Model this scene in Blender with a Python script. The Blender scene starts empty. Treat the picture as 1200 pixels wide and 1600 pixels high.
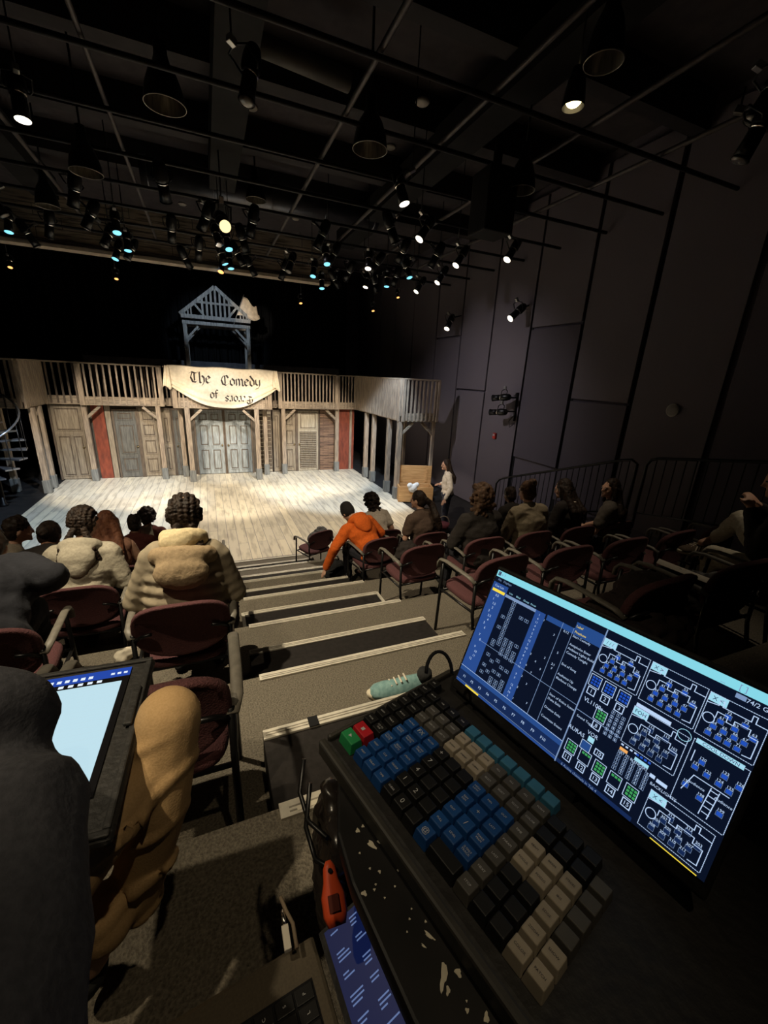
import bpy, bmesh, math, random
from mathutils import Vector as V, Matrix, noise
random.seed(11)
PI = math.pi
SC = bpy.context.scene
COL = SC.collection

# ---------------------------------------------------------------- camera
F = 643.0
RX, RY, RZ = V((.92318334, -.38132248, .04822542)), V((-.07653412, -.30532939, -.94916621)), V((.37666305, .87256354, -.31105918))
CAM = V((0, 0, 3.4))
cd = bpy.data.cameras.new('camera'); cam = bpy.data.objects.new('camera', cd); COL.objects.link(cam)
cd.sensor_fit = 'VERTICAL'; cd.sensor_height = 36; cd.lens = F / 1600 * 36; cd.clip_start = .02; cd.clip_end = 100
m = Matrix.Identity(4)
for i in range(3):
    m[i][0] = RX[i]; m[i][1] = -RY[i]; m[i][2] = -RZ[i]; m[i][3] = CAM[i]
cam.matrix_world = m
SC.camera = cam

# ---------------------------------------------------------------- colour, world
SC.view_settings.view_transform = 'Standard'; SC.view_settings.look = 'None'
SC.view_settings.exposure = 0.0; SC.view_settings.gamma = 1.0; SC.view_settings.use_curve_mapping = False
w = bpy.data.worlds.new('dark_room'); SC.world = w; w.use_nodes = True
w.node_tree.nodes['Background'].inputs[0].default_value = (.02, .018, .022, 1)
w.node_tree.nodes['Background'].inputs[1].default_value = .015

def spot(loc, target, watts, col, deg, blend=.4, r=.06, name='stage_and_fill_beam'):
    d = bpy.data.lights.new(name, 'SPOT'); d.energy = watts; d.color = col; d.spot_size = math.radians(deg)
    d.spot_blend = blend; d.shadow_soft_size = r
    o = bpy.data.objects.new(name, d); COL.objects.link(o); o.location = loc
    o.rotation_euler = (V(target) - V(loc)).to_track_quat('-Z', 'Y').to_euler()
    return o
WARM, COOL = (1, .88, .72), (.60, .78, 1)
# (lamp position at rig height, aim, watts, colour, beam)
STAGE_AND_FILL = [((-2.6, 7.2, 5.5), (-2.0, 14.0, .7), 2300, WARM, 40), ((2.8, 7.0, 5.5), (2.8, 14.0, .7), 2300, WARM, 40),
         ((.2, 6.6, 5.6), (.4, 13.2, .6), 1900, WARM, 50), ((1.0, 8.8, 5.6), (1.0, 9.0, 0), 1050, WARM, 78),
         ((-1.6, 9.0, 5.6), (-2.9, 11.4, 0), 1150, COOL, 56), ((3.6, 9.0, 5.6), (4.0, 12.2, 0), 1150, COOL, 56),
         ((-.8, 10.6, 5.6), (-2.6, 14.2, 0), 560, COOL, 34), ((3.2, 10.2, 5.6), (4.0, 13.8, 0), 480, COOL, 40),
         ((.4, 9.6, 5.6), (.45, 14.6, 1.0), 560, COOL, 30), ((.4, 11.2, 5.6), (.5, 15.3, 4.8), 330, COOL, 34),
         ((-.6, 7.6, 5.6), (.5, 13.8, 2.9), 900, WARM, 22), ((1.5, 4.6, 5.6), (5.1, 9.3, .6), 900, WARM, 22),  # second one is added fill to brighten the woman and the chest
         ((.2, 8.2, 5.5), (1.42, 15.05, 5.25), 1100, WARM, 9), ((1.5, 9.0, 5.7), (7.2, 9.8, 1.3), 400, (1, .93, .98), 80, 1.0)]  # both added fill: a narrow one for the flag, wide spill for the right wall
for a in STAGE_AND_FILL: spot(*a)
# house light over the audience and the aisle, plus added fill spots
spot((-1.6, 2.6, 6.2), (.75, 3.2, 1.2), 1100, (1, .85, .60), 52, .7, .05, 'house_and_fill_beam')
spot((-1.6, 1.0, 6.2), (-.1, 2.2, 2.0), 240, (1, .83, .57), 62, .7, .04, 'house_and_fill_beam')
spot((.5, -.5, 5.9), (-.12, .55, 2.6), 55, (1, .80, .52), 30, .8, .03, 'house_and_fill_beam')  # added fill for the laptop, no house lamp behind it
spot((-1.3, -.2, 5.9), (-.16, .85, 2.5), 250, (1, .82, .55), 18, .9, .03, 'house_and_fill_beam')  # narrow added fill to brighten the khaki leg
spot((-3.4, 2.2, 6.0), (-1.5, 4.4, 1.3), 260, (1, .84, .60), 46, .9, .05, 'house_and_fill_beam')  # added fill to lift the audience on the left
spot((4.8, .9, 5.9), (3.2, 1.9, 2.1), 90, (1, .84, .62), 34, .9, .05, 'house_and_fill_beam')  # added fill for the person at the far right
spot((3.4, 3.9, 5.8), (2.9, 4.6, 1.0), 210, (1, .82, .6), 80, .9, .05, 'house_and_fill_beam')

# ---------------------------------------------------------------- placing helpers
def ray(px, py): return RX * (px - 600) * 1.0 + RY * (py - 800) + RZ * F if 0 else V(((px - 600) * RX[0] + (py - 800) * RY[0] + F * RZ[0],
        (px - 600) * RX[1] + (py - 800) * RY[1] + F * RZ[1], (px - 600) * RX[2] + (py - 800) * RY[2] + F * RZ[2]))
def at(px, py, x=None, y=None, z=None):
    r = ray(px, py)
    t = (x - CAM.x) / r.x if x is not None else (y - CAM.y) / r.y if y is not None else (z - CAM.z) / r.z
    return CAM + r * t

# ---------------------------------------------------------------- materials
MATS = {}
def pm(name, c, c2=None, scale=8, rough=.7, metal=0, bump=0, stretch=(1, 1, 1), emit=0, spec=.3, detail=4, lo=.35, hi=.65):
    if name in MATS: return MATS[name]
    m = bpy.data.materials.new(name); m.use_nodes = True; nt = m.node_tree; n = nt.nodes; L = nt.links.new
    b = n['Principled BSDF']; b.inputs['Roughness'].default_value = rough; b.inputs['Metallic'].default_value = metal
    b.inputs['Specular IOR Level'].default_value = spec
    if c2 is None: c2 = tuple(x * .8 for x in c)
    tc = n.new('ShaderNodeTexCoord'); mp = n.new('ShaderNodeMapping'); mp.inputs['Scale'].default_value = stretch
    L(tc.outputs['Object'], mp.inputs['Vector'])
    nz = n.new('ShaderNodeTexNoise'); nz.inputs['Scale'].default_value = scale; nz.inputs['Detail'].default_value = detail
    L(mp.outputs[0], nz.inputs['Vector'])
    cr = n.new('ShaderNodeValToRGB'); cr.color_ramp.elements[0].position = lo; cr.color_ramp.elements[1].position = hi
    cr.color_ramp.elements[0].color = (*c2, 1); cr.color_ramp.elements[1].color = (*c, 1)
    L(nz.outputs['Fac'], cr.inputs['Fac']); L(cr.outputs[0], b.inputs['Base Color'])
    if bump:
        bp = n.new('ShaderNodeBump'); bp.inputs['Strength'].default_value = min(1, bump); bp.inputs['Distance'].default_value = .01 * max(1, bump)
        L(nz.outputs['Fac'], bp.inputs['Height']); L(bp.outputs[0], b.inputs['Normal'])
    if emit:
        L(cr.outputs[0], b.inputs['Emission Color']); nt.links.remove(b.inputs['Base Color'].links[0]); b.inputs['Base Color'].default_value = (c[0] * .05, c[1] * .05, c[2] * .05, 1); b.inputs['Emission Strength'].default_value = emit
    MATS[name] = m
    return m
def planks(name, ca, cb, cm, width, length, along='Y', mortar=.012, rough=.6, wash=None):
    m = bpy.data.materials.new(name); m.use_nodes = True; nt = m.node_tree; n = nt.nodes; L = nt.links.new; b = n['Principled BSDF']
    tc = n.new('ShaderNodeTexCoord'); sp = n.new('ShaderNodeSeparateXYZ'); cb_ = n.new('ShaderNodeCombineXYZ')
    L(tc.outputs['Object'], sp.inputs[0])
    if along == 'Y': L(sp.outputs['Y'], cb_.inputs['X']); L(sp.outputs['X'], cb_.inputs['Y'])
    elif along == 'Z': L(sp.outputs['Z'], cb_.inputs['X']); L(sp.outputs['X'], cb_.inputs['Y'])
    else: L(sp.outputs['X'], cb_.inputs['X']); L(sp.outputs['Z'], cb_.inputs['Y'])
    br = n.new('ShaderNodeTexBrick'); L(cb_.outputs[0], br.inputs['Vector'])
    br.inputs['Color1'].default_value = (*ca, 1); br.inputs['Color2'].default_value = (*cb, 1); br.inputs['Mortar'].default_value = (*cm, 1)
    br.inputs['Scale'].default_value = 1; br.inputs['Brick Width'].default_value = length; br.inputs['Row Height'].default_value = width
    br.inputs['Mortar Size'].default_value = mortar; br.offset = .37; br.inputs['Mortar Smooth'].default_value = .3
    mp = n.new('ShaderNodeMapping'); mp.inputs['Scale'].default_value = (.8, 4.5 if along == 'Y' else 9, 1); L(cb_.outputs[0], mp.inputs['Vector'])
    nz = n.new('ShaderNodeTexNoise'); nz.inputs['Scale'].default_value = 2.2; nz.inputs['Detail'].default_value = 6; L(mp.outputs[0], nz.inputs['Vector'])
    cr = n.new('ShaderNodeValToRGB'); cr.color_ramp.elements[0].position = .36; cr.color_ramp.elements[1].position = .52
    cr.color_ramp.elements[0].color = (*(wash or cm), 1); cr.color_ramp.elements[1].color = (1, 1, 1, 1)
    L(nz.outputs['Fac'], cr.inputs['Fac'])
    mx = n.new('ShaderNodeMixRGB'); mx.blend_type = 'MULTIPLY'; mx.inputs['Fac'].default_value = .75
    L(br.outputs['Color'], mx.inputs['Color1']); L(cr.outputs[0], mx.inputs['Color2']); L(mx.outputs[0], b.inputs['Base Color'])
    b.inputs['Roughness'].default_value = rough; MATS[name] = m
    return m
def wood(name, c, c2, along='z', scale=5, rough=.75):
    st = {'z': (6, 6, .7), 'x': (.7, 6, 6), 'y': (6, .7, 6)}[along]
    return pm(name, c, c2, scale, rough, 0, .4, st, detail=6)

BLACK = pm('black_paint', (.008, .008, .009), (.004, .004, .005), 5, .8)
VOID = pm('black_drape_cloth', (.004, .004, .005), (.002, .002, .003), 3, .95, stretch=(8, 8, .2), bump=.5)
STEEL = pm('black_steel', (.012, .012, .013), (.008, .008, .008), 9, .35, .4, spec=.5)
PIPE = pm('grey_pipe', (.11, .10, .10), (.08, .07, .07), 9, .5, .3)
CHROME = pm('chrome', (.9, .88, .85), (.7, .68, .66), 20, .16, 1)
ALU = pm('aluminium', (.72, .68, .58), (.60, .56, .48), 30, .45, .25)
CARPET = pm('grey_brown_carpet', (.20, .175, .135), (.09, .078, .06), 120, .95, 0, 1, detail=3, lo=.3, hi=.7)
RISER = pm('dark_riser_paint', (.016, .013, .012), (.010, .008, .007), 30, .8, 0, .3)
WALLM = pm('plum_grey_wall_paint', (.115, .10, .122), (.10, .087, .106), 60, .85, 0, .25)
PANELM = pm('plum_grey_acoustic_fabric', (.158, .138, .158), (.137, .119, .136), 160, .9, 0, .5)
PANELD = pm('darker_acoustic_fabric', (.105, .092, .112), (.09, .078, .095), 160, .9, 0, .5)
CEIL = pm('dark_ceiling', (.060, .051, .054), (.045, .039, .042), 6, .9)
STAGEF = planks('whitewashed_stage_boards', (.80, .71, .53), (.62, .56, .45), (.30, .27, .23), .19, 2.3, 'Y', .006, .5, (.62, .60, .58))
FLOORD = pm('black_studio_floor', (.030, .028, .028), (.018, .017, .017), 6, .55)
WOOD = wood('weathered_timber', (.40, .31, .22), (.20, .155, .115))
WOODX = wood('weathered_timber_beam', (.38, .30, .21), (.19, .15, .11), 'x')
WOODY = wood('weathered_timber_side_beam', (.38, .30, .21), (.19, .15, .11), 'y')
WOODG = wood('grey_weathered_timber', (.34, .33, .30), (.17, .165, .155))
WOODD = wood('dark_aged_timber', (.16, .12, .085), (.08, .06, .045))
SOCK = wood('grey_post_base', (.22, .22, .20), (.13, .13, .12))
REDW = pm('brick_red_wall_paint', (.26, .062, .032), (.15, .040, .024), 6, .85, stretch=(2, 2, .6), detail=6)
DOORG = wood('grey_green_door_paint', (.15, .145, .125), (.09, .085, .075))
DOORB = wood('blue_grey_door_paint', (.34, .37, .37), (.19, .20, .19))
DOORT = wood('tan_door_paint', (.33, .27, .19), (.20, .16, .115))
DOORP = wood('pale_louvre_paint', (.46, .40, .30), (.30, .26, .19))
BOARDS = planks('brown_shingle_boards', (.25, .15, .09), (.19, .11, .07), (.05, .03, .02), .06, .5, 'X', .006, .8)
CLOTH = pm('cream_banner_cloth', (.74, .63, .47), (.64, .54, .39), 14, .9, 0, .4)
INK = pm('dark_brown_lettering', (.055, .042, .035), (.04, .03, .025), 30, .9)
FLAG = pm('pale_flag_cloth', (.75, .62, .46), (.6, .48, .35), 12, .9, 0, .4)
PINE = wood('new_pine_board', (.62, .36, .15), (.44, .23, .085), 'x', 4, .6)
MAROON = pm('maroon_upholstery', (.100, .038, .040), (.070, .027, .029), 150, .9, 0, .6)
RUBBER = pm('grey_brown_armrest_plastic', (.16, .145, .12), (.12, .11, .09), 40, .5, spec=.4)
GROOVE = pm('nosing_groove', (.30, .27, .22), (.22, .20, .16), 30, .6)
SKIN1 = pm('light_skin', (.56, .33, .23), (.48, .27, .18), 20, .55)
SKIN2 = pm('brown_skin', (.24, .12, .07), (.19, .09, .055), 20, .55)
HAIRD = pm('dark_brown_hair', (.030, .018, .012), (.012, .008, .006), 30, .6, 0, 1, (1, 1, .25), spec=.2)
HAIRR = pm('auburn_hair', (.24, .10, .055), (.12, .045, .025), 30, .6, 0, 1, (1, 1, .25), spec=.2)
HAIRB = pm('mid_brown_hair', (.115, .065, .038), (.05, .028, .018), 30, .6, 0, 1, (1, 1, .25), spec=.2)
SCALP = pm('pale_parting', (.30, .20, .14), (.24, .15, .1), 20, .6)
def cloth(name, c, s=60): return pm(name, c, tuple(x * .8 for x in c), s, .92, 0, .3)
DENIM = cloth('dark_trousers', (.018, .018, .024))
SHOEM = cloth('dark_shoes', (.02, .02, .02))
def glow(name, c, s): return pm(name, c, c, 1, .4, 0, 0, emit=s)

# ---------------------------------------------------------------- mesh helpers
class B:
    def __init__(s): s.bm = bmesh.new(); s.mi = 0
    def face(s, pts):
        f = s.bm.faces.new([s.bm.verts.new(p) for p in pts]); f.material_index = s.mi; return f
    def hexa(s, p):
        v = [s.bm.verts.new(q) for q in p]
        for a in ((0, 3, 2, 1), (4, 5, 6, 7), (0, 1, 5, 4), (1, 2, 6, 5), (2, 3, 7, 6), (3, 0, 4, 7)):
            f = s.bm.faces.new([v[i] for i in a]); f.material_index = s.mi
    def box(s, x0, x1, y0, y1, z0, z1, T=None):
        p = [V(q) for q in ((x0, y0, z0), (x1, y0, z0), (x1, y1, z0), (x0, y1, z0), (x0, y0, z1), (x1, y0, z1), (x1, y1, z1), (x0, y1, z1))]
        if T is not None: p = [T @ q for q in p]
        s.hexa(p); return s
    def beam(s, a, b, w, h, up=(0, 0, 1)):
        a, b = V(a), V(b); d = (b - a).normalized(); u = V(up)
        if abs(d.dot(u)) > .98: u = V((0, 1, 0))
        r = d.cross(u).normalized(); u = r.cross(d)
        r *= w / 2; u *= h / 2
        s.hexa([a - r - u, a + r - u, b + r - u, b - r - u, a - r + u, a + r + u, b + r + u, b - r + u]); return s
    def rings(s, rs, cap=True, closed=False):
        vs = [[s.bm.verts.new(p) for p in r] for r in rs]; n = len(vs[0])
        k = len(vs) if closed else len(vs) - 1
        for i in range(k):
            a, b = vs[i], vs[(i + 1) % len(vs)]
            for j in range(n):
                f = s.bm.faces.new((a[j], a[(j + 1) % n], b[(j + 1) % n], b[j])); f.material_index = s.mi; f.smooth = True
        if cap and not closed:
            f = s.bm.faces.new(vs[0][::-1]); f.material_index = s.mi; f = s.bm.faces.new(vs[-1]); f.material_index = s.mi
        return s
    def tube(s, pts, r, seg=8, closed=False):
        pts = [V(p) for p in pts]; rs = []; n = len(pts); pr = None
        for i, p in enumerate(pts):
            if closed: d = pts[(i + 1) % n] - pts[i - 1]
            else: d = pts[min(i + 1, n - 1)] - pts[max(i - 1, 0)]
            d.normalize()
            if pr is None: pr = d.orthogonal().normalized()
            pr = (pr - d * pr.dot(d)).normalized(); q = d.cross(pr)
            rr = r[i] if isinstance(r, (list, tuple)) else r
            rs.append([p + (pr * math.cos(2 * PI * j / seg) + q * math.sin(2 * PI * j / seg)) * rr for j in range(seg)])
        return s.rings(rs, True, closed)
    def lathe(s, prof, a, d, seg=16, cap=True):
        """prof: (distance along d, radius)"""
        a = V(a); d = V(d).normalized(); p = d.orthogonal().normalized(); q = d.cross(p)
        return s.rings([[a + d * t + (p * math.cos(2 * PI * j / seg) + q * math.sin(2 * PI * j / seg)) * max(r, 1e-4) for j in range(seg)] for t, r in prof], cap)
    def caps(s, a, b, ra, rb=None, seg=12):
        rb = ra if rb is None else rb; a, b = V(a), V(b); L = (b - a).length
        if L < 1e-5: return s.ell(a, (ra, ra, ra))
        pr = [(-ra * math.cos(t), ra * math.sin(t)) for t in (0.02, .4, .8, 1.2, 1.57)] + [(L + rb * math.sin(t), rb * math.cos(t)) for t in (0, .4, .8, 1.2, 1.55)]
        return s.lathe(pr, a, b - a, seg)
    def ell(s, c, r, T=None, seg=14):
        c = V(c); rs = []
        for i in range(1, 10):
            t = PI * i / 10
            ring = [V((r[0] * math.sin(t) * math.cos(2 * PI * j / seg), r[1] * math.sin(t) * math.sin(2 * PI * j / seg), -r[2] * math.cos(t))) for j in range(seg)]
            if T is not None: ring = [T @ p for p in ring]
            rs.append([c + p for p in ring])
        return s.rings(rs)
    def chain(s, pts, rr):
        for i in range(len(pts) - 1): s.caps(pts[i], pts[i + 1], rr[i], rr[i + 1])
        return s
    def build(s, name, mat, parent=None, bevel=0, smooth=False, loc=None):
        bmesh.ops.recalc_face_normals(s.bm, faces=s.bm.faces[:])
        me = bpy.data.meshes.new(name); s.bm.to_mesh(me); s.bm.free()
        for x in (mat if isinstance(mat, (list, tuple)) else [mat]): me.materials.append(x)
        if smooth:
            for p in me.polygons: p.use_smooth = True
        o = bpy.data.objects.new(name, me); COL.objects.link(o)
        if parent is not None: o.parent = parent
        if loc is not None: o.location = loc
        if bevel:
            b = o.modifiers.new('bevel', 'BEVEL'); b.width = bevel; b.segments = 2; b.limit_method = 'ANGLE'
        return o
    def fuse(s, name, mat, parent=None, vox=.014, sm=4, disp=0, dsize=.1, post=None):
        """one continuous surface out of the overlapping solids"""
        me = bpy.data.meshes.new('tmp'); bmesh.ops.recalc_face_normals(s.bm, faces=s.bm.faces[:]); s.bm.to_mesh(me); s.bm.free()
        o = bpy.data.objects.new('tmp', me); COL.objects.link(o)
        r = o.modifiers.new('r', 'REMESH'); r.mode = 'VOXEL'; r.voxel_size = vox
        k = o.modifiers.new('s', 'SMOOTH'); k.factor = .5; k.iterations = sm
        dg = bpy.context.evaluated_depsgraph_get(); dg.update()
        me2 = bpy.data.meshes.new_from_object(o.evaluated_get(dg))
        bpy.data.objects.remove(o); bpy.data.meshes.remove(me)
        if disp:
            me2.calc_loop_triangles()
            nr = [v.normal.copy() for v in me2.vertices]
            off = V((random.random() * 9, 3, 5))
            for v, q in zip(me2.vertices, nr):
                c = v.co / dsize
                f = noise.noise(V((c.x, c.y, c.z * 1.6)) + off) + .5 * noise.noise(V((c.x * 2.1, c.y * 2.1, c.z * 3)) + off)
                v.co += q * disp * (-abs(f) * 2 + .6)
        if post: post(me2)
        me2.name = name; me2.materials.clear(); me2.materials.append(mat)
        for p in me2.polygons: p.use_smooth = True
        o = bpy.data.objects.new(name, me2); COL.objects.link(o)
        if parent is not None: o.parent = parent
        return o

def tag(o, label=None, cat=None, group=None, kind=None):
    if label: o['label'] = label
    if cat: o['category'] = cat
    if group: o['group'] = group
    if kind: o['kind'] = kind
    return o
def thing(name, label, cat, loc=(0, 0, 0), rz=0, group=None):
    o = bpy.data.objects.new(name, None); o.empty_display_size = .1; COL.objects.link(o); o.location = loc; o.rotation_euler = (0, 0, rz)
    return tag(o, label, cat, group)
def struct(name, b, mat, **k): return tag(b.build(name, mat, **k), kind='structure')
def dup(root, loc, rz=0, label=None, group=None):
    r = root.copy(); COL.objects.link(r); r.location = loc
    if not isinstance(rz, (int, float)): r.rotation_euler = rz
    else: r.rotation_euler = (0, 0, rz)
    if label: r['label'] = label
    if group: r['group'] = group
    for ch in list(root.children):
        c = ch.copy(); COL.objects.link(c); c.parent = r
        for g in list(ch.children):
            d = g.copy(); COL.objects.link(d); d.parent = c
    return r
TXT = {}
def text_polys(s):
    if s in TXT: return TXT[s]
    cu = bpy.data.curves.new('t', 'FONT'); cu.body = s; cu.align_x = 'CENTER'; cu.align_y = 'CENTER'; cu.resolution_u = 2; cu.size = 1
    o = bpy.data.objects.new('t', cu); COL.objects.link(o)
    dg = bpy.context.evaluated_depsgraph_get(); dg.update()
    me = bpy.data.meshes.new_from_object(o.evaluated_get(dg))
    r = ([v.co.copy() for v in me.vertices], [tuple(p.vertices) for p in me.polygons])
    bpy.data.objects.remove(o); bpy.data.curves.remove(cu); bpy.data.meshes.remove(me)
    TXT[s] = r; return r
def put_text(b, s, fn, size):
    vs, fs = text_polys(s); bv = [b.bm.verts.new(fn(v.x * size, v.y * size)) for v in vs]
    for f in fs:
        try: q = b.bm.faces.new([bv[i] for i in f]); q.material_index = b.mi
        except ValueError: pass

# ================================================================ THE ROOM
H0, RS, DP, Y0 = 2.04, .34, 1.072, 1.012
def tz(i): return H0 - RS * i
def ty(i): return Y0 + DP * (i - 1)          # back edge of tier i
XW = 7.0
struct('floor', B().box(-7, XW, 6.3, 21, -.12, -.012), FLOORD)
b = B().box(-4.12, 4.98, 7.50, 16.3, -.012, 0); struct('floor', b, STAGEF)
for i in range(0, 6):
    y0 = ty(i) if i else -3.5
    struct('floor', B().box(-6.6, XW - .9, y0, ty(i + 1), tz(i) - RS + .0, tz(i)), CARPET)
    struct('trim_%d' % (i + 1), B().box(-6.6, XW - .9, ty(i + 1), ty(i + 1) + .012, tz(i) - RS, tz(i) - .03), RISER)
struct('floor', B().box(-6.6, XW - .9, ty(6), 7.44, -.012, .0), CARPET)
struct('trim_7', B().box(-6.6, XW - .9, 7.44, 7.5, -.012, -.002), RISER)
# landing along the right wall stepping down with the tiers
struct('wall_right', B().box(XW, XW + .3, -3.5, 21, -.1, 7.6), WALLM)
struct('wall_left', B().box(-7.3, -7, -3.5, 21, -.1, 7.6), BLACK)
struct('wall_back', B().box(-7, XW, 20.5, 20.8, -.1, 7.6), WALLM)
struct('wall_rear', B().box(-7, XW, -3.8, -3.5, 1, 7.6), BLACK)
struct('ceiling', B().box(-7, XW, -3.5, 21, 7.4, 7.6), CEIL)
# half steps of the aisle, with aluminium nosings
def xl(y): return .095 + .021 * y
def xr(y): return 1.475 + .018 * y
for i in range(0, 6):
    ya = ty(i + 1) + .012; yb = ty(i + 1) + .49; z1 = tz(i) - RS / 2
    st = thing('aisle_step', ['half step nearest the control desk with black tape across its nosing', 'dark half step second down the aisle from the desk',
        'dark half step outlined in white on both sides', 'fourth dark half step down the aisle, beside the black bag', 'fifth dark half step down the aisle from the desk',
        'lowest half step of the aisle beside the stage'][i], 'step', ((xl(ya) + xr(ya)) / 2, ya, z1 - .17), 0, 'half steps down the carpeted aisle')
    cx = (xl(ya) + xr(ya)) / 2; hw = (xr(ya) - xl(ya)) / 2
    B().box(-hw, hw, .001, yb - ya, 0, .168).build('tread', RISER, st)
    n = B().box(-hw, hw, yb - ya - .045, yb - ya + .006, .168, .182).build('nosing', ALU, st, bevel=.003)
    g = B()
    for q in (.014, .028): g.box(-hw + .01, hw - .01, yb - ya - .045 + q, yb - ya - .045 + q + .005, .182, .1835)
    g.build('groove', GROOVE, n)
    if i == 0: B().box(-hw + .20, -hw + .245, yb - ya - .048, yb - ya + .008, .182, .185).build('tape', BLACK, st)['label'] = 'black tape wrapped over the nosing'
    if i == 2:
        for sx in (-1, 1): B().box(sx * hw - .014, sx * hw + .014, 0, yb - ya, .168, .18).build('side_strip', ALU, st)
    # nosing at the tier's own front edge
    yn = ty(i + 1); k = tz(i)
    t = B().box(xl(yn) + (.02 if i else 0), xr(yn) + .04, yn - .045, yn + .008, k, k + .012)
    t.mi = 1
    for q in (.012, .026): t.box(xl(yn) + .03, xr(yn) + .03, yn - .045 + q, yn - .04 + q, k + .012, k + .0135)
    tag(t.build('step_nosing', [ALU, GROOVE]), ['aluminium nosing with white label on the topmost tier edge', 'long aluminium nosing just beyond the teal sneaker', 'aluminium nosing on the tier edge bordering the outlined half step',
        'aluminium nosing on the tier edge behind the black bag', 'aluminium nosing on the tier edge two tiers above the stage', 'aluminium nosing on the last tier edge above the stage'][i], 'nosing', 'aluminium nosings on the tier edges')
tag(B().box(.13, 1.50, 7.40, 7.448, .001, .014).build('step_nosing', ALU), 'pale nosing where the carpet meets the stage boards', 'nosing', 'aluminium nosings on the tier edges')
tag(B().box(.17, .25, .975, .990, 2.0525, 2.0545).build('floor_label', pm('white_label', (.8, .74, .6))), 'small white label stuck on the topmost nosing', 'label')
b = B().box(.62, .80, 2.64, 2.72, tz(2) + .001, tz(2) + .004); b = b.build('carpet_tape', RISER); tag(b, 'small dark tape patch on the carpet of the outlined step tier', 'tape')

# right wall: big acoustic panels with dark gaps
cols = [3.85, 5.3, 6.7, 8.17, 9.63, 11.1, 12.57, 14.3, 15.9, 17.4, 19.0]
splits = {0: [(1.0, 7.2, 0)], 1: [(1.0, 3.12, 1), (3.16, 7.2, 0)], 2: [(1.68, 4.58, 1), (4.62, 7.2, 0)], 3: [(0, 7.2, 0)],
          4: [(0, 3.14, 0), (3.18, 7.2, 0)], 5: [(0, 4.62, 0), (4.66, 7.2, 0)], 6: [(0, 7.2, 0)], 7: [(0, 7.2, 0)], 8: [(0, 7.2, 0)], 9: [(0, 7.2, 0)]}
wpos = ['beside the round wall speaker', 'behind the audience handrail', 'right of the paired wall lamps', 'carrying the red fire alarm', 'left of the paired wall lamps', 'beside the gallery end', 'behind the right gallery', 'deep behind the right gallery', 'far upstage', 'farthest upstage']
for k in range(10):
    g = .03 if k not in (0, 1) else .05
    for q, (z0, z1, dk) in enumerate(splits[k]):
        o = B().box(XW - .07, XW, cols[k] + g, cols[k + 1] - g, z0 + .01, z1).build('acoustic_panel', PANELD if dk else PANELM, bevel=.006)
        tag(o, ('lower ' if q == 0 and len(splits[k]) > 1 else 'upper ' if len(splits[k]) > 1 else 'full height ') + 'plum grey acoustic wall panel ' + wpos[k], 'wall panel', 'acoustic panels on the right wall')
    tag(B().box(XW - .012, XW, cols[k + 1] - g, cols[k + 1] + g, 0, 7.2).build('wall_right', BLACK), kind='structure')
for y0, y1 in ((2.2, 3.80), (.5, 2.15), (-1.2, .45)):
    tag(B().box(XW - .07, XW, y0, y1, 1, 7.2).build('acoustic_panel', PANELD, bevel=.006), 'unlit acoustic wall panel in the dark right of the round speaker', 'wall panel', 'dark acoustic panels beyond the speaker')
p = at(1052, 641, x=XW - .07)
t = thing('wall_speaker', 'round pale speaker mounted on the dark right wall', 'speaker', p)
B().lathe([(0, .10), (.02, .105), (.03, .10)], (0, 0, 0), (-1, 0, 0), 24).build('housing', pm('pale_grey_plastic', (.42, .39, .36)), t, smooth=True)
B().lathe([(.03, .085), (.038, .07), (.04, .0)], (0, 0, 0), (-1, 0, 0), 24, False).build('grille', pm('speaker_mesh', (.34, .32, .30), (.2, .19, .18), 300, .7), t)
p = at(774, 681, x=XW - .07)
t = thing('fire_alarm', 'small red fire alarm on the right wall below the paired lamps', 'alarm', p)
B().box(-.05, 0, -.06, .06, -.075, .075).build('housing', pm('alarm_red', (.45, .03, .02)), t, bevel=.008)
B().box(-.062, -.05, -.035, .035, 0, .05).build('strobe', pm('alarm_strobe_lens', (.6, .5, .5)), t)

# back: curtains, blue-lit beam behind the gallery
b = B()
n = 220
ring = []
for i in range(n + 1):
    x = -6.9 + 12.4 * i / n; ring.append((x, 17.6 + .09 * math.sin(i * 1.1) + .04 * math.sin(i * 2.7)))
for i in range(n):
    (x0, y0), (x1, y1) = ring[i], ring[i + 1]; b.face([(x0, y0, 0), (x1, y1, 0), (x1, y1, 7.3), (x0, y0, 7.3)])
o = b.build('stage_curtain', VOID, smooth=True); s = o.modifiers.new('solid', 'SOLIDIFY'); s.thickness = .01
tag(o, 'full height black curtain hanging behind the gallery', 'curtain')
tag(B().box(-3.6, 5.0, 16.9, 17.1, 3.42, 3.62).box(-3.5, -3.3, 16.95, 17.05, 0, 3.42).box(4.7, 4.9, 16.95, 17.05, 0, 3.42).build('batten', pm('dark_timber_batten', (.10, .10, .11), (.06, .06, .07), 5)), 'long dark batten behind the gallery rail', 'batten')
# bulkhead at the end of the lighting grid
BULK = planks('brown_grey_plaster', (.36, .30, .23), (.29, .24, .19), (.08, .07, .06), .21, 1.3, 'X', .008, .9)
struct('trim_8', B().box(-6.9, 3.35, 12.3, 12.5, 5.78, 6.75), BULK)
struct('trim_9', B().box(-6.9, 3.35, 12.22, 12.55, 5.72, 5.79), pm('brown_edge', (.42, .35, .27)))
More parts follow.
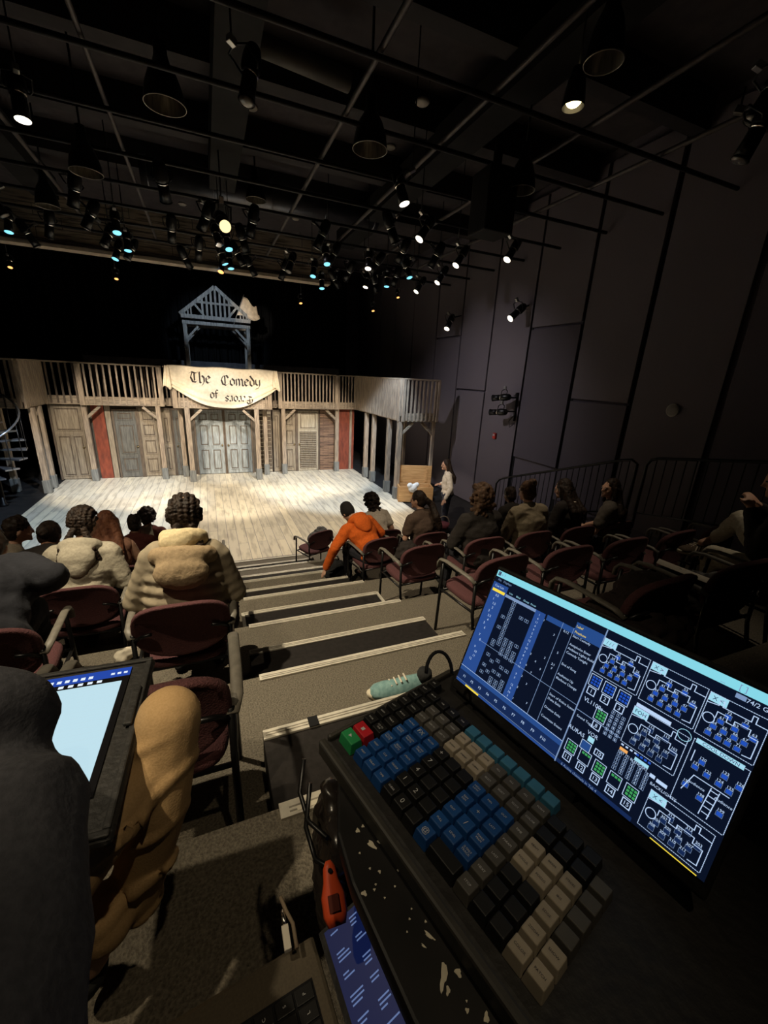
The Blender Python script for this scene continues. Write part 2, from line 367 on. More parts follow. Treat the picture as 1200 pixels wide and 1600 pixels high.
# ================================================================ THE SET
YF = 14.78
def brace(b, p, x1, z1, w=.09): b.beam(p, (x1, p[1], z1), w, w)
def post(x, y, z1, label, braces=(), w=.13, dy=0, mat=None, z0=0):
    t = thing('timber_post', label, 'post', (x, y, z0), 0, 'square timber posts carrying the gallery')
    B().box(-w / 2, w / 2, -w / 2, w / 2, 0, z1 - z0).build('shaft', mat or WOOD, t, bevel=.008)
    B().box(-w / 2 - .022, w / 2 + .022, -w / 2 - .022, w / 2 + .022, 0, .36).build('plinth', SOCK, t, bevel=.012)
    for dx, dy_ in braces:
        B().beam((dx * .04, dy_ * .04, z1 - z0 - .36), (dx * .40, dy_ * .40, z1 - z0 - .03), .075, .075).build('brace', WOODX, t, bevel=.006)
    return t
post(-3.27, 14.5, 2.24, 'weathered post between the tan panel and the red panel', [(1, 0)])
post(-1.38, 14.38, 2.24, 'weathered post left of the banner bay with an inward brace', [(-1, 0)])
post(-.80, 14.62, 2.24, 'rear post left of the double doors')
post(-.57, 13.88, 2.24, 'front post left of the double doors', [(1, 0)], .14)
post(1.41, 13.78, 2.24, 'front post right of the double doors', [(-1, 0)], .14)
post(1.74, 14.45, 2.24, 'rear post right of the double doors')
post(2.34, 14.42, 2.24, 'weathered post left of the louvred door', [(1, 0)])
post(4.24, 14.5, 2.24, 'weathered post between brown boards and red panel', [(-1, 0)])
for x, y, l, br in ((4.98, 13.42, 'post under the right gallery nearest the red panel', ()), (5.0, 12.76, 'second post under the right gallery from the red panel', ()), (4.97, 11.43, 'post under the right gallery behind its front corner', ()),
        (4.95, 10.66, 'front corner post of the right gallery beside the pine chest', ((1, 0),))): post(x, y, 2.24, l, br)
for x, y, l, br in ((5.42, 11.7, 'thin post behind the open chest lid', ()), (6.0, 12.5, 'thin far post under the right gallery by the wall', ()), (6.05, 10.7, 'front post of the right gallery nearest the wall', ((-1, 0),))): post(x, y, 2.24, l, br, .09)
post(-4.12, 13.3, 2.24, 'front post under the left gallery behind the spiral stair'); post(-4.15, 13.88, 2.24, 'rear post under the left gallery beside the dark opening')
post(-4.9, 13.6, 2.24, 'dim post far under the left gallery')

def panelled(name, label, cat, x0, x1, z1, y, mat, panels, handle=None, rz=0, frame=.05, z0=.02, louvre=None):
    """a door or wall flat with moulded panels; panels in 0..1"""
    w = x1 - x0
    t = thing(name, label, cat, (x0, y, 0), rz)
    B().box(0, w, 0, .05, z0, z1).build('leaf', mat, t, bevel=.004)
    b = B()
    for (a, c, d, e) in panels:
        u0, u1, v0, v1 = a * w, c * w, z0 + d * (z1 - z0), z0 + e * (z1 - z0); q = .028
        b.box(u0, u1, -.022, 0, v0, v0 + q); b.box(u0, u1, -.022, 0, v1 - q, v1); b.box(u0, u0 + q, -.022, 0, v0 + q, v1 - q); b.box(u1 - q, u1, -.022, 0, v0 + q, v1 - q)
        b.box(u0 + .06, u1 - .06, -.014, 0, v0 + .06, v1 - .06)
    if panels: b.build('panel_moulding', mat, t, bevel=.004); gb = B()
    for (a, c, d, e) in panels:
        u0, u1, v0, v1 = a * w + .034, c * w - .034, z0 + d * (z1 - z0) + .034, z0 + e * (z1 - z0) - .034; q = .022
        gb.box(u0, u1, -.006, 0, v0, v0 + q); gb.box(u0, u1, -.006, 0, v1 - q, v1); gb.box(u0, u0 + q, -.006, 0, v0 + q, v1 - q); gb.box(u1 - q, u1, -.006, 0, v0 + q, v1 - q)
    if panels: gb.build('panel_shade_line', WOODD, t)  # dark strips stand in for the shade around the panel relief
    if louvre:
        a, c, d, e, nn = louvre; B().box(a * w - .02, c * w + .02, -.004, 0, z0 + d * (z1 - z0), z0 + e * (z1 - z0)).build('louvre_shade', WOODD, t)  # dark sheet on the leaf stands in for shade between the slats
        b = B(); a, c, d, e, nn = louvre
        for k in range(nn):
            zz = z0 + (d + (e - d) * (k + .5) / nn) * (z1 - z0); b.beam((a * w, -.022, zz), (c * w, -.022, zz), .05, .014, (0, .7, 1))
        b.build('louvre', mat, t)
    b = B(); q = frame
    b.box(-q, 0, -.03, .05, 0, z1 + q); b.box(w, w + q, -.03, .05, 0, z1 + q); b.box(0, w, -.03, .05, z1, z1 + q); b.build('frame', WOODD, t, bevel=.004)
    if handle:
        hx = handle * w
        h = B().lathe([(0, .03), (.012, .03)], (hx, 0, .98), (0, -1, 0)).build('handle', STEEL, t)
        B().lathe([(.012, .012), (.03, .012), (.036, .028), (.06, .03), (.07, .012)], (hx, 0, .98), (0, -1, 0)).build('knob', pm('brass_knob', (.35, .26, .14), None, 9, .3, .9), h, smooth=True)
    return t
six = [(.1, .46, .06, .40), (.54, .9, .06, .40), (.1, .46, .45, .78), (.54, .9, .45, .78), (.1, .46, .83, .96), (.54, .9, .83, .96)]
panelled('wall_panel', 'broad tan panelled flat at the far left of the facade', 'wall panel', -4.15, -3.42, 2.2, YF, DOORT, [(.06, .94, .66, .97), (.06, .52, .04, .6), (.56, .94, .04, .6)], .9)
struct_red = B().box(-3.18, -2.86, YF, YF + .05, 0, 2.24).build('wall_panel', REDW); tag(struct_red, 'brick red flat between post and dark door on the left', 'wall panel')
tag(B().box(-2.84, -2.70, YF - .01, YF + .05, 0, 2.24).build('trim_board', DOORT, bevel=.004), 'narrow tan board beside the left red flat', 'board')
panelled('stage_door', 'dark grey green two panel door left of the banner', 'door', -2.62, -2.06, 2.06, YF, DOORG, [(.12, .88, .08, .30), (.12, .88, .36, .80), (.12, .88, .86, .98)], .94)
panelled('stage_door', 'tan four panel door left of the grey brown gap', 'door', -1.96, -1.50, 2.14, YF, DOORT, [(.12, .88, .05, .28), (.12, .88, .33, .55), (.12, .88, .60, .78), (.12, .88, .82, .97)])
panelled('stage_door', 'narrow tan door behind the left banner bay post', 'door', -1.36, -1.12, 2.1, YF, DOORT, [(.15, .85, .08, .45), (.15, .85, .5, .9)])
panelled('stage_door', 'narrow dark door with a bar handle beside the left rear post', 'door', -1.04, -.66, 2.1, YF, DOORG, [(.15, .85, .08, .45), (.15, .85, .5, .9)], .2)
panelled('stage_door', 'left leaf of the blue grey double doors', 'door', -.40, .42, 2.12, YF, DOORB, six, .93)
panelled('stage_door', 'right leaf of the blue grey double doors', 'door', .50, 1.30, 2.12, YF, DOORB, six, .07)
panelled('shutter', 'pale slatted shutter right of the double doors', 'shutter', 1.50, 1.98, 2.1, YF, DOORP, [], louvre=(.06, .94, .04, .96, 13))
panelled('wall_panel', 'narrow tan panel right of the slatted shutter', 'wall panel', 2.04, 2.28, 2.1, YF, DOORT, [(.15, .85, .05, .95)])
panelled('stage_door', 'tan panelled door with a handle left of the pale louvre', 'door', 2.40, 2.80, 2.12, YF, DOORT, [(.15, .85, .05, .38), (.15, .85, .44, .70), (.15, .85, .76, .96)], .9)
panelled('stage_door', 'pale louvred door under the right railing bay', 'door', 2.90, 3.62, 2.14, YF, DOORP, [(.08, .92, .70, .97)], .06, louvre=(.1, .9, .03, .66, 20))
tag(B().box(3.70, 4.30, YF, YF + .05, 0, 2.24).build('wall_panel', BOARDS), 'brown shingled flat right of the pale louvred door', 'wall panel')
tag(B().box(4.32, 4.98, YF - .02, YF + .05, 0, 2.24).build('wall_panel', REDW), 'wide brick red flat at the right end of the facade', 'wall panel')
tag(B().box(4.80, 4.88, YF - .06, YF - .02, 0, 2.24).build('trim_board', WOOD), 'upright timber strip on the right red flat', 'board')
tag(B().box(-4.2, 4.98, YF + .06, YF + .10, 0, 2.24).build('wall_panel', pm('set_backing', (.10, .08, .06))), 'dark timber backing behind the doors of the facade', 'wall panel')

# gallery deck and railings
b = B().box(-4.2, 4.98, 14.62, 16.4, 2.26, 2.36); b.box(-.82, 1.72, 13.86, 14.62, 2.26, 2.36); b.box(-3.3, -1.2, 14.36, 14.62, 2.26, 2.36); b.box(2.2, 4.22, 14.36, 14.62, 2.26, 2.36)
tag(b.build('gallery_deck', WOODX), 'timber gallery deck above the doors with three bays', 'platform')
b = B().box(4.98, 6.1, 10.65, 16.0, 2.26, 2.36); tag(b.build('gallery_deck', WOODY), 'timber gallery deck running forward on the right', 'platform')
b = B().box(-5.4, -4.2, 12.95, 16.0, 2.26, 2.36); tag(b.build('gallery_deck', WOODY), 'timber gallery deck running forward on the left', 'platform')
def railing(label, a, c, n, z0=2.24, z1=3.40, fascia=.24, bw=.045, ends=True, bm=None, rz=0, endw=.13):
    a, c = V((a[0], a[1], 0)), V((c[0], c[1], 0)); d = (c - a); L = d.length; ang = math.atan2(d.y, d.x)
    t = thing('gallery_railing', label, 'railing', (a.x, a.y, z0), ang, 'gallery railings')
    h = z1 - z0
    B().box(0, L, -.02, .02, 0, fascia).build('fascia', WOODX, t, bevel=.005)
    B().box(0, L, -.05, .05, h - .045, h).build('handrail', WOODX, t, bevel=.008)
    if ends:
        for x in (endw / 2, L - endw / 2): B().box(x - endw / 2, x + endw / 2, -.06, .06, .0, h - .045).build('newel', bm or WOOD, t, bevel=.008)
    for k in range(n):
        x = (endw if ends else 0) + (L - (2 * endw if ends else 0)) * (k + .5) / n
        B().box(x - bw / 2, x + bw / 2, -.045, -.02, .03, h - .045).build('baluster', bm or WOOD, t)
    return t
railing('railing bay left of the banner with well spaced balusters', (-3.3, 14.34), (-1.18, 14.34), 12)
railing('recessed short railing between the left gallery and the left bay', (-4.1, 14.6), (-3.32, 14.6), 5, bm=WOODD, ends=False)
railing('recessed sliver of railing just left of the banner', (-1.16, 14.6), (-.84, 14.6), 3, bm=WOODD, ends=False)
railing('railing bay hidden behind the banner', (-.92, 13.84), (1.90, 13.84), 24, fascia=.30)
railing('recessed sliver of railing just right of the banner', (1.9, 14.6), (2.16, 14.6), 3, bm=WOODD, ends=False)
railing('railing bay right of the banner with closely spaced balusters', (2.18, 14.34), (4.24, 14.34), 15)
railing('recessed short railing joining the right gallery', (4.26, 14.5), (4.93, 14.5), 6, ends=False)
railing('close boarded side of the right gallery facing the stage', (4.93, 14.5), (4.93, 10.6), 44, bw=.06, fascia=.16)
railing('open front of the right gallery above the pine chest', (4.95, 10.6), (6.1, 10.6), 8, bw=.05, endw=.08, bm=WOOD)
railing('close boarded side of the left gallery facing the stage', (-4.15, 12.95), (-4.15, 14.6), 19, bw=.06, fascia=.16)
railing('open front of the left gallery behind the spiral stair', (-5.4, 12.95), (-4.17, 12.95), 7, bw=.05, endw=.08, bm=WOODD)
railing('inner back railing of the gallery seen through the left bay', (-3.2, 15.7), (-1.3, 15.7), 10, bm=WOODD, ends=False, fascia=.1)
# short side returns closing the projecting bays
for x, y0, y1, l in ((-3.28, 14.40, 14.6, 'left return of the left railing bay'), (-.9, 13.9, 14.6, 'left return of the banner bay'), (1.88, 13.9, 14.6, 'right return of the banner bay')):
    railing(l, (x, y1), (x, y0), 3, ends=False)

# tower with gable over the gallery
t = thing('gable_tower', 'open timber gable frame rising above the gallery', 'tower', (.48, 15.2, 2.36))
hz = 4.67 - 2.36
for x in (-.93, .93):
    B().box(x - .055, x + .055, -.055, .055, 0, hz).build('post', WOODG, t, bevel=.006)
    B().beam((x - math.copysign(.03, x), 0, hz - .42), (x - math.copysign(.38, x), 0, hz - .04), .06, .06).build('brace', WOODG, t)
B().box(-1.0, 1.0, -.06, .06, hz, hz + .10).build('lower_beam', WOODG, t, bevel=.006)
B().box(-1.02, 1.02, -.07, .07, hz + .17, hz + .28).build('upper_beam', WOODG, t, bevel=.006)
for sx in (-1, 1):
    B().beam((sx * 1.05, 0, hz + .27), (0, 0, hz + 1.12), .09, .10).build('rafter', WOODG, t, bevel=.006)
    B().beam((sx * .35, 0, hz + .27), (sx * .62, 0, hz + .60), .05, .06).build('strut', WOODG, t)
B().box(-.55, .55, -.03, .03, hz + .62, hz + .68).build('collar_beam', WOODG, t)
for k in range(-3, 4):
    x = k * .13; B().box(x - .03, x + .03, -.02, .02, hz + .28, hz + 1.08 - abs(x) * .82).build('slat', WOODG, t)
for sx in (-1, 1):
    for k in range(3):
        x = sx * (.72 + .09 * k); B().box(x - .02, x + .02, -.015, .015, hz + .28, hz + .28 + (1.02 - abs(x)) * .75).build('slat', WOODG, t)
t2 = thing('gable_tower', 'dim rear frame behind the timber gable', 'tower', (.48, 16.2, 2.36))
for x in (-.93, .93):
    B().box(x - .05, x + .05, -.05, .05, 0, hz).build('post', WOODG, t2)
    B().beam((x - math.copysign(.03, x), 0, hz - .42), (x - math.copysign(.42, x), 0, hz), .06, .06).build('brace', WOODG, t2)
B().box(-1.0, 1.0, -.06, .06, hz, hz + .10).build('beam', WOODG, t2)
# flag
t = thing('pennant', 'pale tattered flag flying from the right of the gable', 'flag', (1.0, 15.14, 4.75))
B().tube([(-.02, 0, .02), (.34, 0, .92)], .012, 8).build('pole', WOODG, t)
b = B(); nx, nz = 12, 8; g = {}
for i in range(nx + 1):
    for j in range(nz + 1):
        u, v = i / nx, j / nz
        hx, hz_ = .09 + .22 * v, .30 + .56 * v; fx, fz = .80 - .10 * v, .20 + .36 * v
        x = hx + (fx - hx) * u; z = hz_ + (fz - hz_) * u + .05 * math.sin(u * 7) * (.4 + u) + .05 * math.sin(v * 9) * u
        g[i, j] = b.bm.verts.new((x, .05 * math.sin(u * 6 + v * 2), z))
for i in range(nx):
    for j in range(nz): b.bm.faces.new((g[i, j], g[i + 1, j], g[i + 1, j + 1], g[i, j + 1]))
o = b.build('cloth', FLAG, t, smooth=True); o.modifiers.new('s', 'SOLIDIFY').thickness = .004

# banner with lettering
def bsurf(s, tt, lift=0):
    x = -.98 + 3.05 * s
    drop = .56 + .60 * math.sin(PI * min(1, max(0, (s - .02) / .96))) ** .85
    z = 3.43 - drop * tt + .012 * math.sin(s * 17)
    e = tt ** 2
    y = 13.74 - .05 * e - .035 * math.sin(tt * tt * 19 + 1.2) * e - .03 * abs(math.sin(s * PI * 1)) * tt + (.03 * math.sin(s * 60) * (1 if s < .07 or s > .93 else 0)) * tt
    if tt < .02: y += .05
    return V((x, y - lift, z))
b = B(); nx, nz = 96, 40; g = {}
for i in range(nx + 1):
    for j in range(nz + 1): g[i, j] = b.bm.verts.new(bsurf(i / nx, j / nz))
for i in range(nx):
    for j in range(nz): b.bm.faces.new((g[i, j], g[i + 1, j], g[i + 1, j + 1], g[i, j + 1]))
banner = b.build('banner', CLOTH, smooth=True); banner.modifiers.new('s', 'SOLIDIFY').thickness = .006
tag(banner, 'cream cloth banner reading The Comedy of Errors swagged over the gallery', 'banner')
for sx, x0 in ((-1, -1.0), (1, 2.04)):
    b = B(); g = {}
    for i in range(13):
        for j in range(11):
            u, v = i / 12, j / 10
            g[i, j] = b.bm.verts.new((x0 - sx * .02 + (u - .5) * (.10 + .14 * v) + sx * .03 * v, 13.66 + .035 * math.sin(u * 14), 3.42 - v * (.60 if sx < 0 else .56) + .05 * math.sin(u * 6) * v))
    for i in range(12):
        for j in range(10): b.bm.faces.new((g[i, j], g[i + 1, j], g[i + 1, j + 1], g[i, j + 1]))
    o = b.build('tail', CLOTH, banner, smooth=True); o.modifiers.new('s', 'SOLIDIFY').thickness = .006
GL = {'T': (.82, [[(0, .86), (.22, 1), (.55, .88), (.78, 1)], [(.25, .9), (.12, .5), (.28, .1), (.55, .06), (.74, .24)], [(.44, .85), (.44, .22)]]),
 'h': (.58, [[(.08, 1), (.08, .08), (.16, 0)], [(.08, .52), (.3, .68), (.46, .5), (.46, .12), (.28, -.2)]]),
 'e': (.52, [[(.42, .12), (.22, 0), (.06, .15), (.06, .5), (.24, .68), (.42, .5), (.08, .32)]]),
 'C': (.86, [[(.74, .74), (.58, .98), (.22, .85), (.08, .5), (.2, .12), (.5, 0), (.78, .2)], [(.42, .9), (.42, .14)]]),
 'o': (.56, [[(.24, .68), (.06, .5), (.06, .15), (.24, 0), (.44, .15), (.44, .5), (.24, .68)]]),
 'm': (.84, [[(0, .55), (.08, .64), (.08, .02)], [(.08, .52), (.26, .68), (.37, .55), (.37, .02)], [(.37, .52), (.55, .68), (.66, .55), (.66, .06), (.76, 0)]]),
 'd': (.56, [[(.22, .64), (.06, .5), (.06, .15), (.24, 0), (.44, .15), (.44, .5), (.08, 1)]]),
 'y': (.56, [[(.06, .64), (.06, .25), (.22, .1), (.44, .2)], [(.44, .64), (.44, .08), (.26, -.2), (.04, -.26)]]),
 'f': (.40, [[(.38, .92), (.22, 1), (.13, .85), (.13, 0)], [(0, .6), (.33, .6)]]),
 'E': (.84, [[(.72, .78), (.55, .98), (.2, .85), (.08, .5), (.2, .12), (.5, 0), (.76, .2)], [(.4, .9), (.4, .14)], [(.4, .52), (.7, .55)]]),
 'r': (.44, [[(.02, .58), (.1, .64), (.1, .04), (.18, 0)], [(.1, .52), (.28, .68), (.38, .56)]]),
 's': (.48, [[(.4, .54), (.22, .68), (.06, .5), (.38, .2), (.2, 0), (.02, .12)]])}
def letter(b, word, x, z, size, rot=False, stretch=1.0, width=None):
    adv = sum(GL[c][0] for c in word) * size * stretch
    k = 0
    for c in word:
        wd, strokes = GL[c]
        for st in strokes:
            for i in range(len(st) - 1):
                p0, p1 = V((st[i][0], st[i][1])), V((st[i + 1][0], st[i + 1][1]))
                nib = V((.068, .058)); q = [p0 - nib, p0 + nib, p1 + nib, p1 - nib]
                d = (p1 - p0).normalized() * .02
                pts = []
                for v in (q[0] - d, q[1] - d, q[2] + d, q[3] + d):
                    X = (k + v.x) * size * stretch; Z = v.y * size
                    if rot: X, Z = adv - X, -Z
                    pts.append((x + X, z + Z))
                out = []
                for X, Z in pts:
                    s = (X + .98) / 3.05
                    drop = .56 + .60 * math.sin(PI * min(1, max(0, (s - .02) / .96))) ** .85
                    tt = max(0, min(1, (3.43 - Z) / drop)); pp = bsurf(s, tt, .014 + .0004 * i); out.append((X, pp.y, Z))
                try: b.face(out)
                except ValueError: pass
        k += wd
    return adv
for args in (('The', -.42, 2.98, .30, False, 1.02), ('Comedy', .42, 2.94, .29, False, 1.02), ('of', .10, 2.56, .24), ('Errors', .50, 2.64, .23, True, 1.12)):
    b = B(); letter(b, *args); b.build('lettering', INK, banner)

# pine chest with plush
p = V((4.80, 10.2, 0))
t = thing('pine_chest', 'open orange pine chest standing in front of the right gallery', 'chest', (4.86, 10.28, 0), -.30)
B().box(0, 1.0, -.02, .02, .02, .46).build('front_panel', PINE, t, bevel=.004)
B().box(0, 1.0, .44, .48, .02, .46).build('back_panel', PINE, t, bevel=.004)
for x in (0, .96): B().box(x, x + .04, .02, .44, .02, .46).build('side_panel', PINE, t, bevel=.004)
B().box(.04, .96, .02, .44, .02, .05).build('bottom', PINE, t)
ld = B().box(-.02, 1.02, .50, .54, .46, .98).build('lid', PINE, t, bevel=.005)
B().box(.10, .16, .48, .50, .5, .9).build('batten', PINE, ld); B().box(.84, .90, .48, .50, .5, .9).build('batten', PINE, ld)
B().ell((0, 0, .0), (.15, .10, .13)).ell((.1, -.02, .10), (.08, .07, .07)).ell((-.1, 0, .08), (.09, .07, .08)).fuse('plush_bundle', pm('white_fluff', (.85, .82, .76), None, 40, .95, 0, 1), None, .012, 3, .01, .03)
o = bpy.data.objects['plush_bundle']; o.location = (5.26, 10.18, .42); tag(o, 'fluffy white bundle hanging over the front of the pine chest', 'bundle')

# spiral stair, left
t = thing('spiral_staircase', 'black steel spiral staircase at the left of the stage', 'staircase', (-4.75, 12.3, 0))
B().lathe([(0, .10), (.02, .10), (.06, .055), (2.6, .055)], (0, 0, 0), (0, 0, 1)).build('column', STEEL, t)
nS = 12
for k in range(nS):
    a = math.radians(-150 + k * 27); z = .18 + k * .19
    pts = []
    b = B(); c0, c1 = a - .22, a + .22; r0, r1 = .05, .68
    P0 = [V((r0 * math.cos(c0), r0 * math.sin(c0), z)), V((r1 * math.cos(c0), r1 * math.sin(c0), z)), V((r1 * math.cos(c1), r1 * math.sin(c1), z)), V((r0 * math.cos(c1), r0 * math.sin(c1), z))]
    b.hexa(P0 + [q + V((0, 0, .035)) for q in P0]); b.build('tread', pm('steel_tread', (.30, .31, .34), None, 20, .3, .7), t)
    B().tube([(r1 * .97 * math.cos(a), r1 * .97 * math.sin(a), z), (r1 * .97 * math.cos(a), r1 * .97 * math.sin(a), z + .85)], .010, 6).build('baluster', STEEL, t)
B().tube([(.66 * math.cos(math.radians(-150 + k * 9)), .66 * math.sin(math.radians(-150 + k * 9)), 1.03 + k * .0633) for k in range(0, 37)], .022, 8).build('handrail', pm('worn_steel_rail', (.35, .36, .38), None, 20, .25, .8), t, smooth=True)

# ================================================================ CEILING: pipes, joists, ducts, lamps
GP = []
for k, (x, y1) in enumerate(((-2.0, 12.2), (-.78, 12.2), (1.65, 12.2), (2.86, 12.2), (4.13, 12.2), (5.32, 12.2), (-3.3, 12.2), (-5.2, 12.2))):
    r = .028 if k not in (1,) else .024
    tag(B().tube([(x, -2.5, 6.13), (x, y1, 6.13)], r, 10).build('rig_pipe', PIPE, smooth=True), ['unlit grid pipe left of the big scoop lamp running to the stage', 'thin grid pipe crossing left of the large hanging scoop', 'brightest long grid pipe through the middle of the ceiling',
        'long grid pipe right of the middle one', 'grid pipe passing by the lit warm lamp', 'grid pipe nearest the right wall', 'dark grid pipe second from the left wall', 'dark grid pipe nearest the left wall'][k], 'pipe', 'grid pipes running towards the stage')
for k, y in enumerate((4.4, 5.45, 6.5, 7.6, 8.7, 9.8, 10.9, 11.9)):
    tag(B().tube([(-6.9, y, 6.07), (6.9, y, 6.07)], .026, 10).build('rig_pipe', pm('dark_cross_pipe', (.030, .028, .030), None, 9, .55, .3), smooth=True), ['first', 'second', 'third', 'fourth', 'fifth', 'sixth', 'seventh', 'last'][k] + ' dark cross pipe of the grid counted from the audience', 'pipe', 'grid pipes crossing the room')
for k, y in enumerate((3.2, 5.0, 6.9, 8.8, 10.6)):
    struct('trim_%d' % (10 + k), B().box(-6.9, 6.9, y, y + .22, 6.95, 7.4), pm('joist_black', (.03, .027, .03)))
for k, x in enumerate((-3.0, .35, 3.5)):
    struct('trim_%d' % (15 + k), B().box(x, x + .45, -2, 12.2, 6.62, 7.0), BLACK)
t = thing('air_duct', 'round silver air duct above the middle of the grid', 'duct', (-.8, 10.1, 6.75))
B().lathe([(0, .24), (4.6, .24)], (0, 0, 0), (1, 0, 0), 24).build('pipe', pm('galvanised_duct', (.10, .10, .11), (.08, .08, .09), 6, .35, .7), t, smooth=True)
b = B()
for k in range(5): b.lathe([(0, .25), (.03, .25)], (.1 + k * 1.1, 0, 0), (1, 0, 0), 24)
b.build('collar', pm('galvanised_duct'  , (.1, .1, .1)), t, smooth=True)
q0, q1 = at(405, 68, z=6.9), at(545, 128, z=6.9)
t = thing('air_duct', 'dim pale duct crossing the near ceiling', 'duct', q0)
B().lathe([(0, .11), ((q1 - q0).length, .11)], (0, 0, 0), q1 - q0, 20).build('pipe', pm('pale_duct', (.13, .12, .105), None, 6, .6), t, smooth=True)
B().tube([(0, 0, .1), (0, 0, .5)], .012, 6).build('hanger', STEEL, t)

WHITEDISC = pm('downlight_trim', (.42, .38, .33), None, 9, .5)
for k, (px, py, l) in enumerate(((583, 155, 'above the middle scoop'), (657, 178, 'right of the middle pipe top'), (393, 168, 'right of the large hanging scoop'), (610, 230, 'right of the middle scoop'), (835, 143, 'left of the lit warm lamp'), (462, 342, 'beside the middle pipe end'), (285, 319, 'left of the yellow lamp'), (660, 160, 'in the pair right of the middle pipe'))):
    p = at(px, py, z=7.38 if k != 7 else 7.0)
    t = thing('recessed_downlight', 'unlit round white downlight ' + l, 'downlight', p, 0, 'unlit recessed downlights')
    B().lathe([(0, .08), (.02, .10), (.05, .075)], (0, 0, -.02), (0, 0, 1), 20).build('rim', WHITEDISC, t, smooth=True)
    B().lathe([(0, .07), (.01, .068)], (0, 0, -.005), (0, 0, 1), 20).build('lens', pm('frosted_lens', (.5, .46, .40)), t)

# scoops
SCI = pm('brushed_scoop_interior', (.34, .31, .26), (.20, .18, .15), 30, .35, .6, stretch=(1, 1, .1))
for k, (px, py, z, r, l) in enumerate(((258, 165, 5.95, .20, 'large bell scoop lamp hanging upper left'), (578, 234, 5.9, .20, 'bell scoop lamp beside the middle pipe'), (814, 298, 5.75, .17, 'bell scoop lamp near the right wall'), (135, 270, 5.75, .19, 'bell scoop lamp tilted at the left with a chrome lamp beside it'),
        (400, 313, 6.4, .18, 'flat scoop lamp below the round duct'), (75, 323, 5.8, .17, 'dim scoop lamp far left below the chrome reflector'), (943, 98, 5.9, .15, 'dim scoop lamp above the lit warm lamp'))):
    p = at(px, py, z=z)
    t = thing('scoop_light', l, 'lamp', p, 0, 'unlit scoop house lamps')
    prof = [(0, r), (.06, r * .97), (.16, r * .86), (.26, r * .66), (.33, r * .42), (.40, r * .32), (.50, r * .30)]
    B().lathe(prof, (0, 0, 0), (0, 0, 1), 28, False).build('shade', STEEL, t, smooth=True)
    B().lathe([(a, q - .006) for a, q in prof[:-1]], (0, 0, .002), (0, 0, 1), 28, False).build('reflector', SCI, t, smooth=True)
    B().tube([(r * math.cos(a * PI / 14), r * math.sin(a * PI / 14), 0) for a in range(28)], .005, 6, True).build('rim', pm('scoop_rim', (.4, .37, .32), None, 9, .3, .7), t, smooth=True)
    B().tube([(0, 0, .48), (0, 0, 7.39 - z)], .015, 6).build('stem', STEEL, t)

LENS = {'w': glow('lit_white_lens', (1, .90, .72), 2.6), 'c': glow('lit_cyan_lens', (.22, .66, .82), 1.5), 'y': glow('lit_yellow_lens', (1, .78, .36), 1.6), 'o': glow('lit_orange_lens', (1, .42, .12), 2.2),
        'd': pm('unlit_lens', (.22, .21, .2), None, 9, .12, .3), 'b': glow('lit_warm_bulb', (1, .78, .38), 7)}
def fixture(label, p, aim, kind, s=1.0, group=None, hang=1):
    """an ellipsoidal spot: p is the lens centre, aim the direction of the beam"""
    p = V(p); d = V(aim).normalized()
    t = thing('stage_light', label, 'stage light', p, 0, group)
    t.rotation_euler = d.to_track_quat('Z', 'Y').to_euler(); t.scale = (s, s, s)
    B().lathe([(-.02, .078), (-.005, .085), (.0, .085), (.004, .078)], (0, 0, -.004), (0, 0, 1), 18, False).build('lens_ring', STEEL, t, smooth=True)
    B().lathe([(-.012, .06), (-.006, .076), (.004, .076), (.016, .045), (.020, .0)], (0, 0, -.004), (0, 0, 1), 18, False).build('lens', LENS[kind], t, smooth=True)
    B().lathe([(-.24, .07), (-.02, .078)], (0, 0, 0), (0, 0, 1), 18).build('barrel', STEEL, t, smooth=True)
    B().lathe([(-.50, .05), (-.47, .075), (-.40, .088), (-.30, .092), (-.24, .075)], (0, 0, 0), (0, 0, 1), 18).build('housing', STEEL, t, smooth=True)
    B().lathe([(-.255, .082), (-.235, .082)], (0, 0, 0), (0, 0, 1), 18).build('shutter_ring', CHROME, t, smooth=True)
    B().tube([(-.10, 0, -.27), (-.13, .02, -.3), (-.13, .16, -.34), (0, .20, -.35), (.13, .16, -.34), (.13, .02, -.3), (.10, 0, -.27)], .011, 6).build('yoke', STEEL, t)
    if hang:
        up = t.rotation_euler.to_matrix().inverted() @ V((0, 0, 1)); c0 = V((0, .23, -.35)); hgt = (7.38 if hang > 1 else 6.08) - (p + t.rotation_euler.to_matrix() @ c0 * s).z
        B().tube([c0, c0 + up * max(.03, hgt / s)], .010, 6).build('hanger', STEEL, t)
    B().box(-.03, .03, .19, .27, -.38, -.32).build('clamp', pm('worn_steel_clamp', (.45, .44, .42), None, 9, .3, .9), t, bevel=.006)
    return t
